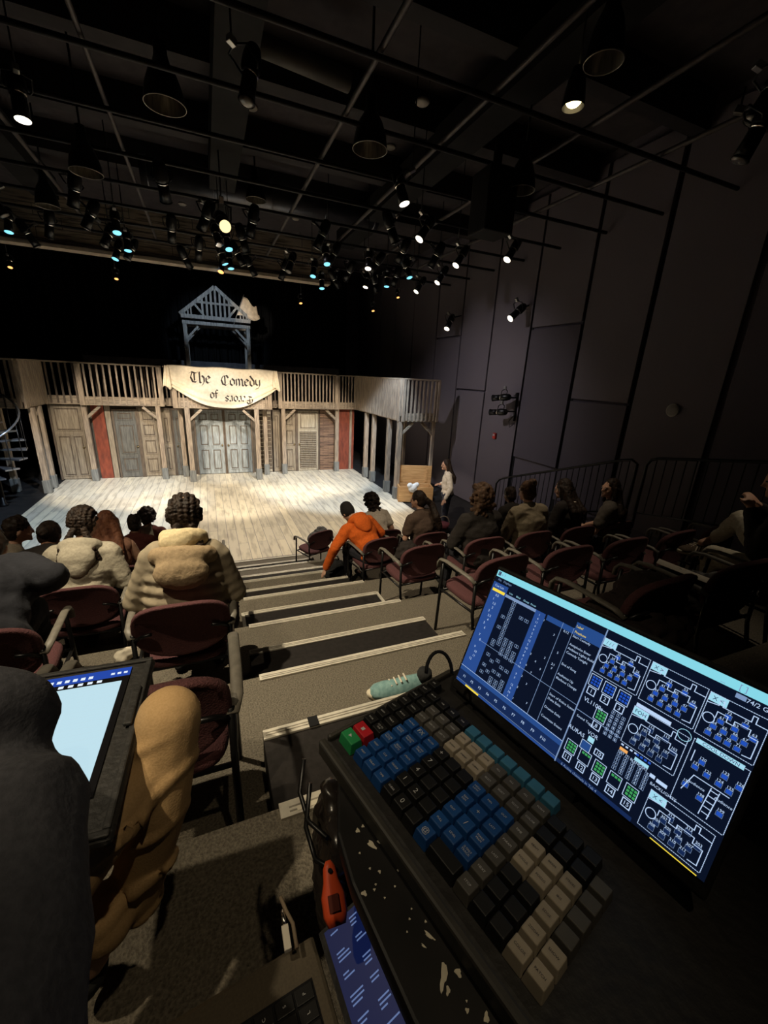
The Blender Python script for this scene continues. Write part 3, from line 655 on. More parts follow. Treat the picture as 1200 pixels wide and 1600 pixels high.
FX = [(36, 188, 'w', 'lit white stage light alone at the far upper left'), (14, 363, 'c', 'leftmost cyan stage light in the grid'), (183, 364, 'c', 'large cyan light topmost of the left cyan cluster'), (200, 392, 'c', 'cyan light right in the left cyan cluster'),
      (180, 405, 'c', 'lowest cyan light of the left cyan cluster'), (352, 354, 'y', 'big round yellow lit lamp above the gable'), (358, 390, 'c', 'cyan light just below the yellow lamp'), (352, 413, 'c', 'cyan light left of the lower pair above the gable'),
      (361, 420, 'c', 'small cyan light right of the lower pair above the gable'), (345, 425, 'o', 'small orange lit lamp just above the gable'), (511, 413, 'c', 'cyan light above the two right of the flag'), (489, 432, 'c', 'cyan light left of the lower pair right of the flag'), (503, 451, 'c', 'lowest cyan light right of the flag'),
      (632, 319, 'w', 'brightest white light under the grid pipes'), (655, 374, 'w', 'white light angled left below the brightest one'), (712, 415, 'w', 'white light beside the right wall at the pipe end'), (683, 442, 'w', 'white light below the pipe end by the wall'), (650, 456, 'w', 'white light lowest of the row along the wall'),
      (640, 434, 'c', 'pale cyan light beside the wall row of whites'), (575, 420, 'w', 'tilted white light in the right grid cluster'), (571, 449, 'w', 'tilted white light low in the right grid cluster'), (604, 448, 'c', 'pale cyan light low in the right grid cluster'),
      (792, 406, 'w', 'white lit light in front of the upper wall panels'), (343, 383, 'd', 'unlit light left of the yellow lamp cluster'), (385, 160, 'd', 'unlit light right of the large hanging scoop')]
for px, py, k, l in FX:
    z = 5.55
    if px in (632,): z = 5.5
    if px > 640 and k == 'w': z = 5.45
    p = at(px, py, z=z)
    if p.y > 11.6: p = at(px, py, y=11.6 - .2 * random.random())
    aim = (random.uniform(-.35, .35), random.uniform(-.45, -.1), -1)
    if k == 'w' and 640 < px < 800: aim = (-.55, -.1, -.8)
    if k in 'y': aim = (0.1, -.9, -.5)
    sc = {'y': 1.15}.get(k, .86)
    fixture(l, p, aim, k, sc, hang=2)
for px, py, l in ((182, 436, 'small orange lamp far behind the left cyan cluster'), (470, 474, 'small orange lamp glowing in the dark right of the gable'), (583, 486, 'small red orange lamp low in the dark near the wall'), (622, 465, 'small orange lamp under the right grid cluster'), (16, 418, 'faint dim orange lamp at the far left')):
    p = at(px, py, y=14.2 if px > 30 else 13.5)
    fixture(l, p, (0, -.5, -1), 'o', .62, hang=2)
# wall mounted
for px, py, aim, l in ((698, 514, (-.5, -.3, -.8), 'white lit light bracketed on the right wall, lower left one'), (797, 498, (-.75, -.05, -.62), 'white lit light bracketed on the right wall, nearer the audience')):
    p = at(px, py, x=XW - .55); f = fixture(l, p, aim, 'w', hang=0)
    b = B().tube([(0, .05, -.33), V((0, .05, -.33)) + f.rotation_euler.to_matrix().inverted() @ V((.42, .0, .12))], .018, 6).build('wall_arm', STEEL, f)
# paired lamps on bracket
for px, py, l in ((770, 622, 'upper of the two black lamps on the wall bracket'), (766, 644, 'lower of the two black lamps on the wall bracket')):
    p = at(px, py, x=XW - .5); fixture(l, p, (-.35, .9, -.12) if py < 630 else (-.3, .95, -.1), 'd', .95, hang=0)
t = thing('wall_bracket', 'black vertical bracket on the wall holding two lamps', 'bracket', at(806, 635, x=XW - .1))
B().tube([(0, 0, -.35), (0, 0, .32)], .025, 8).build('pole', STEEL, t)
for z in (-.12, .2): B().tube([(0, 0, z), (-.3, -.02, z)], .02, 8).build('arm', STEEL, t)
B().tube([(0, 0, -.2), (-.15, 0, -.35), (-.1, 0, -.5), (.02, 0, -.42)], .008, 6).build('cable', BLACK, t)
# unlit clutter on the pipes
protos = []
for a_ in ((.3, .5, -1), (-.5, .2, -1), (.1, .9, -1)):
    protos.append(None)
k = 0
for y in (7.6, 8.7, 9.8, 10.9, 11.9):
    for j in range(9):
        x = -5.2 + j * 1.25 + random.uniform(-.35, .35)
        if y < 8 and random.random() < .45: continue
        q = k % 3; AQ = V(((.3, .5, -1), (-.5, .2, -1), (.1, .9, -1))[q]).normalized().to_track_quat('Z', 'Y').to_euler(); AQ.z += random.uniform(-1.2, 1.2) if protos[q] else 0
        of = AQ.to_matrix() @ V((0, .23, -.35)); p = (x, y - of.y, 5.62)
        if protos[q] is None: protos[q] = fixture('unlit black stage light hanging from the grid over the stage', p, ((.3, .5, -1), (-.5, .2, -1), (.1, .9, -1))[q], 'd', 1, 'unlit stage lights over the stage')
        else: dup(protos[q], p, AQ)
        k += 1
# lit house lamps near camera
p = at(895, 168, z=5.95); t = thing('house_lamp', 'glowing warm house lamp in the dark upper right', 'lamp', p)
B().lathe([(0, .10), (.03, .105), (.2, .08), (.3, .05)], (0, 0, 0), (0, 0, 1), 20, False).build('can', STEEL, t, smooth=True)
B().tube([(0, 0, .28), (0, 0, 7.39 - p.z)], .010, 6).build('hanger', STEEL, t)
B().ell((0, 0, .06), (.075, .075, .06)).build('bulb', LENS['b'], t, smooth=True)
p = at(1155, 252, z=5.5); fixture('dim lamp with a faint warm rim at the far right', p, (-.2, .3, -1), 'd')
p = at(1175, 190, z=5.9); fixture('barely visible unlit lamp at the far upper right', p, (-.4, .2, -1), 'd')
# big black hanging shapes near the wall
t = thing('ceiling_speaker', 'large black speaker hanging before the right wall', 'speaker', at(770, 320, z=5.6))
B().box(-.22, .22, -.2, .2, -.35, .35).build('cabinet', BLACK, t, bevel=.02); B().box(-.04, .04, -.04, .04, .35, .7).build('hanger', STEEL, t)

# ================================================================ CHAIRS
def make_chair(label):
    t = thing('stacking_chair', label, 'chair', (0, 0, 0), 0, 'maroon stacking armchairs')
    # backrest: rounded, curved
    b = B(); nx, nz = 20, 12; W, Z0, Z1 = .25, .50, .85; rs = []
    def outline(a):
        c, s = math.cos(a), math.sin(a); e = .74
        return math.copysign(abs(c) ** e, c) * W, (Z0 + Z1) / 2 + math.copysign(abs(s) ** e, s) * (Z1 - Z0) / 2
    for off, k in ((-.012, .90), (-.020, .97), (-.012, 1.0), (.012, 1.0), (.028, .95), (.034, .80)):
        r = []
        for j in range(32):
            x, z = outline(2 * PI * j / 32); x *= k; z = (Z0 + Z1) / 2 + (z - (Z0 + Z1) / 2) * k
            r.append(V((x, off + .9 * x * x - (z - .6) * .18, z)))
        rs.append(r)
    b.rings(rs).build('backrest', MAROON, t, smooth=True)
    b = B(); rs = []
    for off, k in ((.405, .92), (.415, .98), (.43, 1.0), (.45, .99), (.462, .94), (.468, .8)):
        r = []
        for j in range(32):
            a = 2 * PI * j / 32; c, s = math.cos(a), math.sin(a); e = .5
            r.append(V((math.copysign(abs(c) ** e, c) * .235 * k, .245 + math.copysign(abs(s) ** e, s) * .225 * k, off)))
        rs.append(r)
    b.rings(rs).build('seat', MAROON, t, smooth=True)
    for sx in (-1, 1):
        B().tube([(sx * .265, .43, 0), (sx * .262, .42, .40), (sx * .262, .41, .64)], .0125, 8).build('leg', STEEL, t, smooth=True)
        B().tube([(sx * .25, -.07, 0), (sx * .245, .02, .38), (sx * .245, .03, .66)], .0125, 8).build('leg', STEEL, t, smooth=True)
        pts = [(sx * .275, .455, .585), (sx * .275, .455, .63), (sx * .275, .43, .665), (sx * .275, .36, .678), (sx * .273, .2, .675), (sx * .268, .07, .668), (sx * .25, .02, .64)]
        b = B(); rs = []
        for i, q in enumerate(pts):
            q = V(q); d = (V(pts[min(i + 1, 6)]) - V(pts[max(i - 1, 0)])).normalized(); n = V((1, 0, 0)).cross(d).normalized()
            rs.append([q + V((1, 0, 0)) * (.021 * math.cos(2 * PI * j / 10)) + n * (.011 * math.sin(2 * PI * j / 10)) for j in range(10)])
        b.rings(rs).build('armrest', RUBBER, t, smooth=True)
    b = B().tube([(-.25, .40, .40), (.25, .40, .40)], .010, 6); b.tube([(-.245, .03, .42), (.245, .03, .42)], .010, 6)
    b.tube([(-.245, .03, .62), (-.2, .0, .66), (-.15, -.02, .68)], .010, 6); b.tube([(.245, .03, .62), (.2, .0, .66), (.15, -.02, .68)], .010, 6)
    for sx in (-1, 1): b.tube([(sx * .247, .02, .40), (sx * .262, .42, .40)], .010, 6)
    b.build('frame', STEEL, t)
    return t
CH = [  # tier, x, rz, label
 (1, -.25, 0, 'empty chair beside the khaki trouser knee with a bare maroon seat'), (1, -.87, 0, 'dark chair behind the tablet in front of the sweatshirt sleeve'),
 (2, -.22, 0, 'chair carrying the person in the hooded puffer vest'), (2, -1.10, .05, 'chair under the person in the black sweatshirt'),
 (3, -.22, 0, 'aisle chair covered by a dark coat beyond the puffer vest'), (3, -.98, 0, 'chair under the person in the grey hoodie'), (3, -1.62, 0, 'chair left of the grey hoodie, two rows ahead of the tablet'),
 (4, -.20, 0, 'aisle chair with a lit arm beyond the puffer vest'), (4, -.9, 0, 'chair under the person with auburn hair'), (4, -2.02, -.6, 'chair under the man resting his chin on his hand'),
 (5, -.2, 0, 'aisle chair two rows above the stage on the left'), (5, -.9, 0, 'chair under the small dark head near the stage'), (6, -.2, 0, 'front row aisle chair on the left, at stage level'), (6, -.86, 0, 'front row chair under the child reading'),
 (6, 1.66, .35, 'front row aisle chair on the right with a bag on it'), (5, 2.42, 0, 'chair under the person in the white shirt'), (4, 1.88, .12, 'chair under the person in the orange hoodie'), (4, 2.58, 0, 'chair under the person with the long ponytail'),
 (3, 1.88, .06, 'empty maroon chair at the aisle behind the orange hoodie'), (3, 2.62, 0, 'chair under the curly haired person'), (3, 3.28, 0, 'chair under the person in the olive jacket'), (3, 3.95, 0, 'chair under the person with the pale neckline'), (3, 4.6, 0, 'chair under the long haired man'),
 (2, 1.96, .08, 'empty maroon chair just left above the monitor'), (2, 2.62, 0, 'empty dark chair behind the top edge of the monitor'), (2, 3.28, 0, 'empty chair with lit arms right of the monitor top corner'), (2, 3.95, .05, 'empty chair carrying the resting sneaker'), (2, 4.6, 0, 'empty chair farthest right in the third row'),
 (1, 2.05, .05, 'empty dark chair close behind the monitor'), (1, 2.72, 0, 'chair heaped with clothes and papers'), (1, 3.42, 0, 'chair under the person holding a phone')]
proto = None; CHAIRS = {}
for k, (ti, x, rz, l) in enumerate(CH):
    yb = ty(ti) + .12 if ti else .02
    loc = (x, yb, tz(ti))
    if proto is None: proto = make_chair(l); proto.location = loc; proto.rotation_euler.z = rz; o = proto
    else: o = dup(proto, loc, rz, l)
    CHAIRS[ti, x] = o

# ================================================================ PEOPLE
def rot(ax, deg): return Matrix.Rotation(math.radians(deg), 3, ax)
def hand(b, w, d, n, s=1.0):
    """palm and five curled fingers; w wrist, d direction of the hand, n palm normal"""
    w, d = V(w), V(d).normalized(); n = V(n).normalized(); r = d.cross(n).normalized()
    for k in (-.026, -.009, .009, .026): b.caps(w + r * k * .5, w + d * .08 + r * k, .015, .012, 8)
    for k, L in zip((-.030, -.010, .010, .029), (.062, .078, .072, .055)):
        a = w + d * .085 + r * k; m1 = a + d * L * .5 + n * .006; e = m1 + (d * .7 + n * .7).normalized() * L * .5
        b.caps(a, m1, .0105, .0095, 8); b.caps(m1, e, .0095, .0075, 8)
    a = w + d * .025 + r * .025; m1 = a + (r * .8 + d * .6).normalized() * .042; b.caps(a, m1, .013, .011, 8); b.caps(m1, m1 + (d + n * .5).normalized() * .03, .011, .008, 8)
def person(label, loc, yaw=0, lean=8, side=0, hyaw=0, hpitch=0, hside=0, shirt=None, pants=None, skin=None, hair=('short', None), arms=None, sleeve='long', hood=None, vox=.016,
           stand=False, legs=None, size=1.0, bulk=1.0, puffer=False, folds=.007, neckline=0, extra=None, shoes=True):
    t = thing('person', label, 'person', loc, math.radians(yaw)); t.scale = (size,) * 3
    T = (rot('Y', side) @ rot('X', -lean))
    p0 = V((0, .0, .93)) if stand else V((0, .14, .56))
    pt = lambda x, y, z: p0 + T @ V((x, y, z))
    Hm = T @ rot('X', lean * .55) @ rot('Z', hyaw) @ rot('X', -hpitch) @ rot('Y', hside)
    nt = pt(0, .03, .54); hc = nt + Hm @ V((0, .02, .115)); hp = lambda x, y, z: hc + Hm @ V((x, y, z))
    if legs is None:
        legs = [[V((sx * .09, .0, .90)), V((sx * .10, .02, .48)), V((sx * .11, -.01, .09)), V((sx * .12, .14, .04))] for sx in (-1, 1)] if stand else \
               [[V((sx * .09, .14, .53)), V((sx * .13, .54, .53)), V((sx * .13, .50, .11)), V((sx * .14, .64, .05))] for sx in (-1, 1)]
    if arms is None: arms = [((-.27, .24, .70), (-.10, .44, .64)), ((.27, .24, .70), (.10, .44, .64))]
    arms = [(V(a), V(c)) for a, c in arms]
    sh = [pt(-.175, .0, .42), pt(.175, .0, .42)]
    bw = bulk
    def torso(b, e):
        b.ell(p0 + T @ V((0, 0, .0)), (.165 * bw + e, .125 * bw + e, .12 + e), T); b.ell(pt(0, .005, .15), (.150 * bw + e, .112 * bw + e, .15 + e), T)
        b.ell(pt(0, 0, .30), (.170 * bw + e, .118 * bw + e, .15 + e), T); b.caps(pt(-.13, -.005, .42), pt(.13, -.005, .42), .062 * bw + e)
        b.caps(pt(-.07, 0, .44), pt(.07, 0, .44), .07 + e)
    # body
    b = B(); torso(b, 0); b.caps(pt(0, 0, .44), nt + Hm @ V((0, 0, .03)), .056, .052)
    b.ell(hc, (.074, .094, .112), Hm); b.ell(hp(0, .030, -.055), (.056, .058, .058), Hm)
    b.caps(hp(0, .092, .01), hp(0, .112, -.028), .010, .014, 8); b.ell(hp(0, .094, -.066), (.024, .010, .008), Hm); b.ell(hp(0, .088, -.096), (.022, .018, .018), Hm)
    for sx in (-1, 1):
        b.ell(hp(sx * .076, -.004, -.01), (.011, .022, .032), Hm); b.ell(hp(sx * .032, .086, .022), (.022, .012, .008), Hm); b.ell(hp(sx * .04, .068, -.035), (.022, .018, .02), Hm)
    for s_, (el, wr) in zip(sh, arms):
        b.chain([s_, el], [.050, .040]); b.chain([el, wr], [.040, .028]); hand(b, wr, (wr - el), (0, .3, -1))
    for lg in legs: b.chain(lg[:3], [.088, .058, .036]); b.chain([lg[2], lg[3]], [.036, .032])
    body = b.fuse('body', skin or SKIN1, t, min(vox, .0125), 3)
    for sx in (-1, 1):
        B().ell(hp(sx * .031, .090, .004), (.013, .008, .0075), Hm).build('eye', pm('eye_white', (.5, .45, .42), (.03, .02, .02), 40, .3), t, smooth=True)
    # shirt
    e = .020 if not puffer else .045
    b = B()
    if puffer:
        for q in range(8):
            zz = -.02 + q * .066; ww = .185 + .02 * math.sin(q * .5); b.ell(pt(0, 0, zz), (ww * bw + .02, .135 * bw + .02, .062), T)
        b.caps(pt(-.13, 0, .43), pt(.13, 0, .43), .10)
        for s_, (el, wr) in zip(sh, arms):
            for q in range(6):
                u = q / 5; c = s_.lerp(el, u); b.ell(c, (.080, .080, .062), ((el - s_).to_track_quat('Z', 'Y')).to_matrix())
            for q in range(5):
                u = q / 4; c = el.lerp(wr, u * .95); b.ell(c, (.070, .070, .060), ((wr - el).to_track_quat('Z', 'Y')).to_matrix())
    else:
        torso(b, e)
        if not neckline: b.caps(pt(0, 0, .44), pt(0, .012, .50), .068, .062)
        if sleeve != 'none':
            for s_, (el, wr) in zip(sh, arms):
                if sleeve == 'long': b.chain([s_, el, el.lerp(wr, .93)], [.076 * bw, .060 * bw, .044 * bw])
                else: b.chain([s_, s_.lerp(el, .62)], [.074 * bw, .072 * bw])
    if hood:
        hm, = hood if isinstance(hood, tuple) else (hood,)
    shirt_o = b.fuse('jacket' if puffer or bulk > 1.1 else 'shirt', shirt, t, vox, 9 if puffer else 6, folds if not puffer else .003, .13)
    if hood:
        b = B()
        for q in range(14):
            a = 2 * PI * q / 14; b.ell(pt(.105 * math.sin(a), -.035 - .075 * math.cos(a), .475 + .035 * math.cos(a)), (.052, .055, .050), T)
        b.ell(pt(0, -.135, .40), (.13, .065, .11), T); b.ell(pt(0, -.14, .33), (.09, .05, .08), T)
        b.fuse('hood', hm, t, vox, 16, .003, .10)
    # trousers
    b = B(); b.ell(p0 + V((0, 0, -.02)), (.175, .15, .12)); b.ell(legs[0][0].lerp(legs[1][0], .5), (.16, .14, .11))
    for lg in legs: b.chain([lg[0], lg[1], lg[2].lerp(lg[1], .08)], [.105, .074, .052])
    b.fuse('trousers', pants or DENIM, t, vox, 4, .008, .12)
    if shoes:
        for lg in legs:
            b = B(); d = (lg[3] - lg[2]); d.z = 0; d.normalize(); h = V((lg[2].x, lg[2].y, lg[3].z)); b.caps(h - d * .03, lg[3] + d * .03, .042, .038); b.caps(h + V((0, 0, .03)), h + V((0, 0, .05)), .045, .042); b.box(-.001, .001, -.001, .001, -.001, .001, Matrix.Translation(lg[3]))
            b.fuse('shoe', SHOEM, t, .012, 3)
    # hair
    st, hm = hair; hm = hm or HAIRD
    b = B()
    if st != 'bald':
        k_ = .94 if st == 'braids' else 1; b.ell(hp(0, -.020, .026), (.086 * k_, .098 * k_, .108 * k_), Hm); b.ell(hp(0, -.045, -.02), (.080, .070, .085), Hm)
    rr = random.Random(hash(label) % 999 if 0 else len(label) * 7)
    if st == 'short':
        for q in range(40):
            a, c = rr.uniform(0, 2 * PI), rr.uniform(.0, 1); b.ell(hp(.078 * math.cos(a) * math.sqrt(1 - c * c * .9), -.02 + .09 * math.sin(a) * math.sqrt(1 - c * c * .9), .03 + .1 * c), (.02, .02, .016), Hm, 8)
    if st == 'curly' or st == 'afro':
        R_ = .11 if st == 'curly' else .105
        for q in range(150):
            v = V((rr.gauss(0, 1), rr.gauss(-.4, 1), rr.gauss(.3, 1))).normalized()
            if v.y > .45 and v.z < .45: continue
            k = R_ * rr.uniform(.95, 1.15); b.ell(hp(v.x * k, -.02 + v.y * k, .02 + v.z * k * 1.1), (.024, .024, .022), None, 8)
        if st == 'curly':
            for q in range(60): b.ell(hp(rr.uniform(-.11, .11), rr.uniform(-.12, -.03), rr.uniform(-.20, -.05)), (.026, .026, .026), None, 8)
    if st in ('bun', 'topbun'):
        c = (0, -.13, -.02) if st == 'bun' else (0, -.09, .10)
        for q in range(12):
            a = q * .9; b.ell(hp(c[0] + .032 * math.cos(a), c[1] + .02 * math.sin(a * 1.3), c[2] + .032 * math.sin(a)), (.03, .03, .026), None, 8)
        b.ell(hp(*c), (.05, .045, .048), Hm)
    if st == 'pony':
        b.ell(hp(0, -.115, .01), (.035, .035, .035), Hm); c = [hp(0, -.12, .0), hp(.05, -.17, -.08), pt(.10, -.17, .42), pt(.14, -.17, .28), pt(.15, -.16, .20)]
        b.chain(c, [.034, .045, .05, .04, .015]); b.chain([c[1], c[2] + V((.03, 0, 0)), c[3] + V((.03, -.01, .02))], [.03, .03, .012])
    if st == 'long':
        for x in (-.055, 0, .055): b.chain([hp(x, -.055, -.02), hp(x * 1.5, -.075, -.14), pt(x * 1.7, -.135, .37), pt(x * 1.5, -.15, .24)], [.055, .052, .045, .02])
        for x in (-.078, .078): b.chain([hp(x, -.01, .02), hp(x * 1.1, -.01, -.1), hp(x * 1.2, -.02, -.18)], [.030, .032, .025])
    if st == 'braids':
        for sx in (-1, 1):
            for lane in (10, 30, 50, 70):
                for q in range(15):
                    a = math.radians(48 + q * 12); f = math.radians(lane)
                    b.ell(hp(sx * .090 * math.sin(f), -.02 + .104 * math.cos(f) * math.cos(a) - .012 * math.sin(f), .026 + .114 * math.cos(f) * math.sin(a) - (.02 if lane > 60 else 0)), (.0165, .0165, .0125), Hm, 8)
            c = [hp(sx * .04, -.11, -.06), hp(sx * .07, -.12, -.13), pt(sx * .10, -.12, .46), pt(sx * .13, -.07, .36)]
            for q in range(len(c) - 1):
                for u in range(4): b.ell(c[q].lerp(c[q + 1], u / 4), (.026, .024, .02), None, 8)
    if st != 'bald': b.fuse('hair', hm, t, .006 if st == 'braids' else .010 if st in ('curly', 'afro', 'topbun') else .012, 1 if st in ('curly', 'afro', 'braids') else 3, .006, .03)
    if st == 'braids': B().chain([hp(0, .02, .142), hp(0, -.05, .136), hp(0, -.10, .100), hp(0, -.122, .05)], [.004, .006, .006, .003]).build('parting', SCALP, t, smooth=True)
    if extra: extra(t, pt, hp, T, Hm)
    return t
def wl(loc, yaw, p): return Matrix.Rotation(math.radians(-yaw), 3, 'Z') @ (V(p) - V(loc))
def seat(ti, x, dy=0): return (x, ty(ti) + .12 + dy, tz(ti))

C_PUFF = cloth('taupe_quilted_nylon', (.30, .25, .175), 20); C_GREY = cloth('heather_grey_fleece', (.40, .36, .28)); C_BLK = cloth('black_sweatshirt', (.017, .018, .024)); C_ORG = cloth('orange_fleece', (.58, .105, .010))
C_WHT = cloth('cream_shirt', (.75, .66, .54)); C_BRN = cloth('brown_tshirt', (.085, .055, .040)); C_DK = cloth('black_knit', (.022, .018, .016)); C_OLV = cloth('olive_jacket', (.22, .18, .12)); C_MAR = cloth('maroon_shirt', (.10, .025, .02))
C_GRY2 = cloth('dark_grey_tshirt', (.10, .085, .07)); C_TAN = cloth('tan_fleece_hood', (.34, .25, .15)); C_CRM = cloth('cream_hood_lining', (.66, .54, .33)); C_PINK = cloth('strappy_top', (.35, .18, .12)); KHAKI = pm('khaki_twill', (.46, .30, .145), (.40, .26, .12), 260, .85, 0, .12)
C_SLEEVE = pm('navy_grey_fleece', (.042, .043, .052), (.030, .031, .038), 140, .95, 0, .2); C_LIGHT = cloth('pale_trousers', (.52, .47, .36))

def puff_extra(t, pt, hp, T, Hm):
    b = B()
    for q in range(18):
        a = 2 * PI * q / 18; b.ell(pt(.135 * math.sin(a), -.065 - .085 * math.cos(a), .44 + .02 * math.cos(a)), (.055, .055, .055), T)
    b.ell(pt(0, -.17, .36), (.15, .07, .10), T); b.fuse('jacket_hood', C_TAN, t, .012, 16, .003, .09)
    b = B()
    for q in range(14):
        a = 2 * PI * q / 14; b.ell(pt(.095 * math.sin(a), -.02 - .075 * math.cos(a), .535 + .02 * math.cos(a)), (.045, .045, .055), T)
    b.ell(pt(-.03, -.10, .52), (.10, .05, .07), T); b.fuse('inner_hood', C_CRM, t, .012, 14, .003, .09)
person('person in taupe puffer vest and cream hood with braided dark hair', seat(2, -.22, .06), -4, 14, 2, 4, 16, 0, C_PUFF, DENIM, SKIN1, ('braids', HAIRD), bulk=1.08, puffer=True, extra=puff_extra, vox=.012)
person('person in black sweatshirt hunched forward at the left edge', seat(2, -1.20, .08), 4, 60, -8, 10, 34, 0, C_BLK, cloth('black_shorts', (.02, .02, .024)), SKIN1, ('short', HAIRD), bulk=1.35, size=1.08, vox=.013, arms=[((-.30, .30, .72), (-.12, .50, .70)), ((.30, .34, .80), (.14, .52, .66))])
person('person in heather grey hoodie with two dark buns and a centre parting', seat(3, -1.0, .05), -4, 18, 0, -4, 14, 0, C_GREY, DENIM, SKIN1, ('braids', HAIRD), hood=C_GREY, bulk=1.12, vox=.013)
person('person with a low dark bun leaning left of the grey hoodie', seat(3, -1.30, .20), 4, 52, 0, 0, 24, 0, C_DK, DENIM, SKIN2, ('bun', HAIRD), sleeve='short', vox=.015)
person('person with long auburn hair and bare shoulders', seat(4, -1.0, .0), 4, 8, 0, 0, 6, 0, C_PINK, DENIM, SKIN1, ('long', HAIRR), sleeve='none', neckline=1, folds=.004)
person('man in grey sweater resting his chin on one hand', seat(4, -2.00, .12), -58, 12, 0, -10, 4, 0, cloth('grey_sweater', (.30, .25, .19)), DENIM, SKIN1, ('short', HAIRD), arms=[((-.25, .28, .78), (-.06, .30, 1.08)), ((.27, .24, .70), (.10, .44, .64))])
person('small person with short dark hair holding a white page near the stage', seat(5, -.98, .1), 0, 10, 0, 0, 10, 0, C_MAR, DENIM, SKIN2, ('short', HAIRD), size=.93)
person('small person with curly dark hair and maroon shirt near the stage', seat(6, -.98, .1), 0, 4, 0, 0, 10, 0, C_MAR, DENIM, SKIN2, ('afro', HAIRD), size=1.0)
person('person in bright orange hoodie bending down towards the aisle', seat(4, 1.88, .04), 18, 44, -8, 10, 22, 0, C_ORG, DENIM, SKIN1, ('bald', None), arms=[((-.40, .44, .62), (-.46, .56, .30)), ((.27, .34, .72), (.06, .56, .62))], bulk=1.1, hood=C_ORG, vox=.013,
       extra=lambda t, pt, hp, T, Hm: (B().ell(hp(0, -.01, .02), (.090, .104, .112), Hm).ell(hp(0, -.02, .06), (.082, .09, .085), Hm).fuse('beanie', cloth('black_beanie', (.015, .014, .014)), t, .011, 3, .003, .02)))
person('person in white shirt with a dark bob behind the orange hoodie', seat(5, 2.44, .1), 10, 28, 0, 0, 20, 0, C_WHT, DENIM, SKIN1, ('curly', HAIRD), sleeve='short', vox=.015)
person('person in brown tee with a long dark ponytail', seat(4, 2.60, .02), 10, 10, -4, 30, 4, 0, C_BRN, DENIM, SKIN1, ('pony', HAIRD), sleeve='short', bulk=1.08, vox=.013)
person('curly haired person in a black knit top', seat(3, 2.62, .0), 0, 3, 0, 0, 2, 0, C_DK, DENIM, SKIN1, ('curly', HAIRB), bulk=1.18, vox=.013)
person('person in olive jacket with brown hair pinned up', seat(3, 3.35, .05), 0, 8, 0, 0, 6, 0, C_OLV, DENIM, SKIN1, ('topbun', HAIRB), bulk=1.2, vox=.013)
person('person with dark hair and a pale neckline band', seat(3, 4.02, .05), 10, 14, 4, 10, 14, 0, C_DK, DENIM, SKIN1, ('long', HAIRD), neckline=1,
       extra=lambda t, pt, hp, T, Hm: B().tube([pt(-.08, -.06, .47), pt(-.04, -.085, .49), pt(.02, -.09, .485), pt(.07, -.07, .46)], [.006, .016, .016, .006], 8).build('collar', C_WHT, t, smooth=True))
person('long haired man in grey tee turning to his left', seat(3, 4.62, .0), 30, 2, 0, 45, 0, 0, C_GRY2, DENIM, SKIN1, ('long', HAIRD), sleeve='short', bulk=1.05, vox=.013)
person('dim dark haired person low behind the olive jacket', seat(4, 4.1, .1), 0, 12, 0, 0, 10, 0, C_DK, DENIM, SKIN2, ('short', HAIRD), size=.95)
person('woman in white top and dark trousers standing by the pine chest', (4.98, 7.9, 0), 62, 2, 2, 12, 8, 0, C_WHT, pm('navy_leggings', (.022, .025, .045)), SKIN1, ('long', HAIRD), stand=True, vox=.0115, folds=.005,
       arms=[((-.27, -.05, 1.10), (-.32, .06, .86)), ((.25, -.02, 1.12), (.14, .16, 1.10))])
FR = (3.45, 1.132, 1.70)
person('person at the far right in pale trousers with one foot up', seat(1, 3.45, .0), 10, 4, 0, 20, 16, 0, C_DK, C_LIGHT, SKIN1, ('short', HAIRD), vox=.013, shoes=False,
       legs=[[wl(FR, 10, at(1205, 872, y=1.38)), wl(FR, 10, at(1158, 812, y=1.72)), wl(FR, 10, at(1116, 842, y=1.98)), wl(FR, 10, at(1096, 848, y=2.02))], [V((.09, .14, .53)), V((.13, .54, .53)), V((.13, .50, .11)), V((.14, .64, .05))]],
       arms=[((-.25, .22, .75), (-.08, .36, .98)), ((.25, .22, .75), (.08, .36, .98))])

# sneaker of the far right person resting on a chair
def sneaker(label, loc, rz, mat, stripes, tilt=0, s=1.0):
    t = thing('sneaker', label, 'shoe', loc, rz); t.rotation_euler = (tilt, 0, rz); t.scale = (s,) * 3
    B().lathe([(.0, .030), (.035, .033), (.05, .028)], (0, -.075, .085), (0, -.1, 1), 14).build('sock', SHOEM, t, smooth=True)
    b = B(); rs = []
    sec = [(-.13, .030, .045), (-.11, .038, .085), (-.06, .040, .095), (0, .042, .080), (.05, .046, .062), (.10, .046, .048), (.135, .036, .036), (.15, .018, .024)]
    for y, w_, h in sec: rs.append([V((w_ * math.cos(a), y, .022 + h * max(0, math.sin(a)) * (1 if math.sin(a) > 0 else .1))) for a in [2 * PI * j / 16 for j in range(16)]])
    b.rings(rs).build('upper', mat, t, smooth=True)
    b = B(); rs = []
    for z, k in ((0, .94), (.008, 1.03), (.026, 1.06), (.032, 1.0)): rs.append([V(((.043 + .005 * math.sin(a)) * k * math.cos(a), .008 + .150 * k * math.sin(a), z)) for a in [2 * PI * j / 28 for j in range(28)]])
    b.rings(rs).build('sole', pm('cream_sole_rubber', (.62, .55, .42)), t, smooth=True)
    if stripes:
        for k in range(3):
            y = -.02 + k * .028
            for sx in (-1, 1): B().beam((sx * .045, y, .03), (sx * .034, y - .02, .085), .010, .008).build('stripe', C_WHT, t)
    b = B()
    for k in range(4): b.tube([(-.022, .0 + k * .02, .103 - k * .010), (.022, .01 + k * .02, .102 - k * .010)], .004, 6)
    b.build('laces', C_WHT, t)
    return t
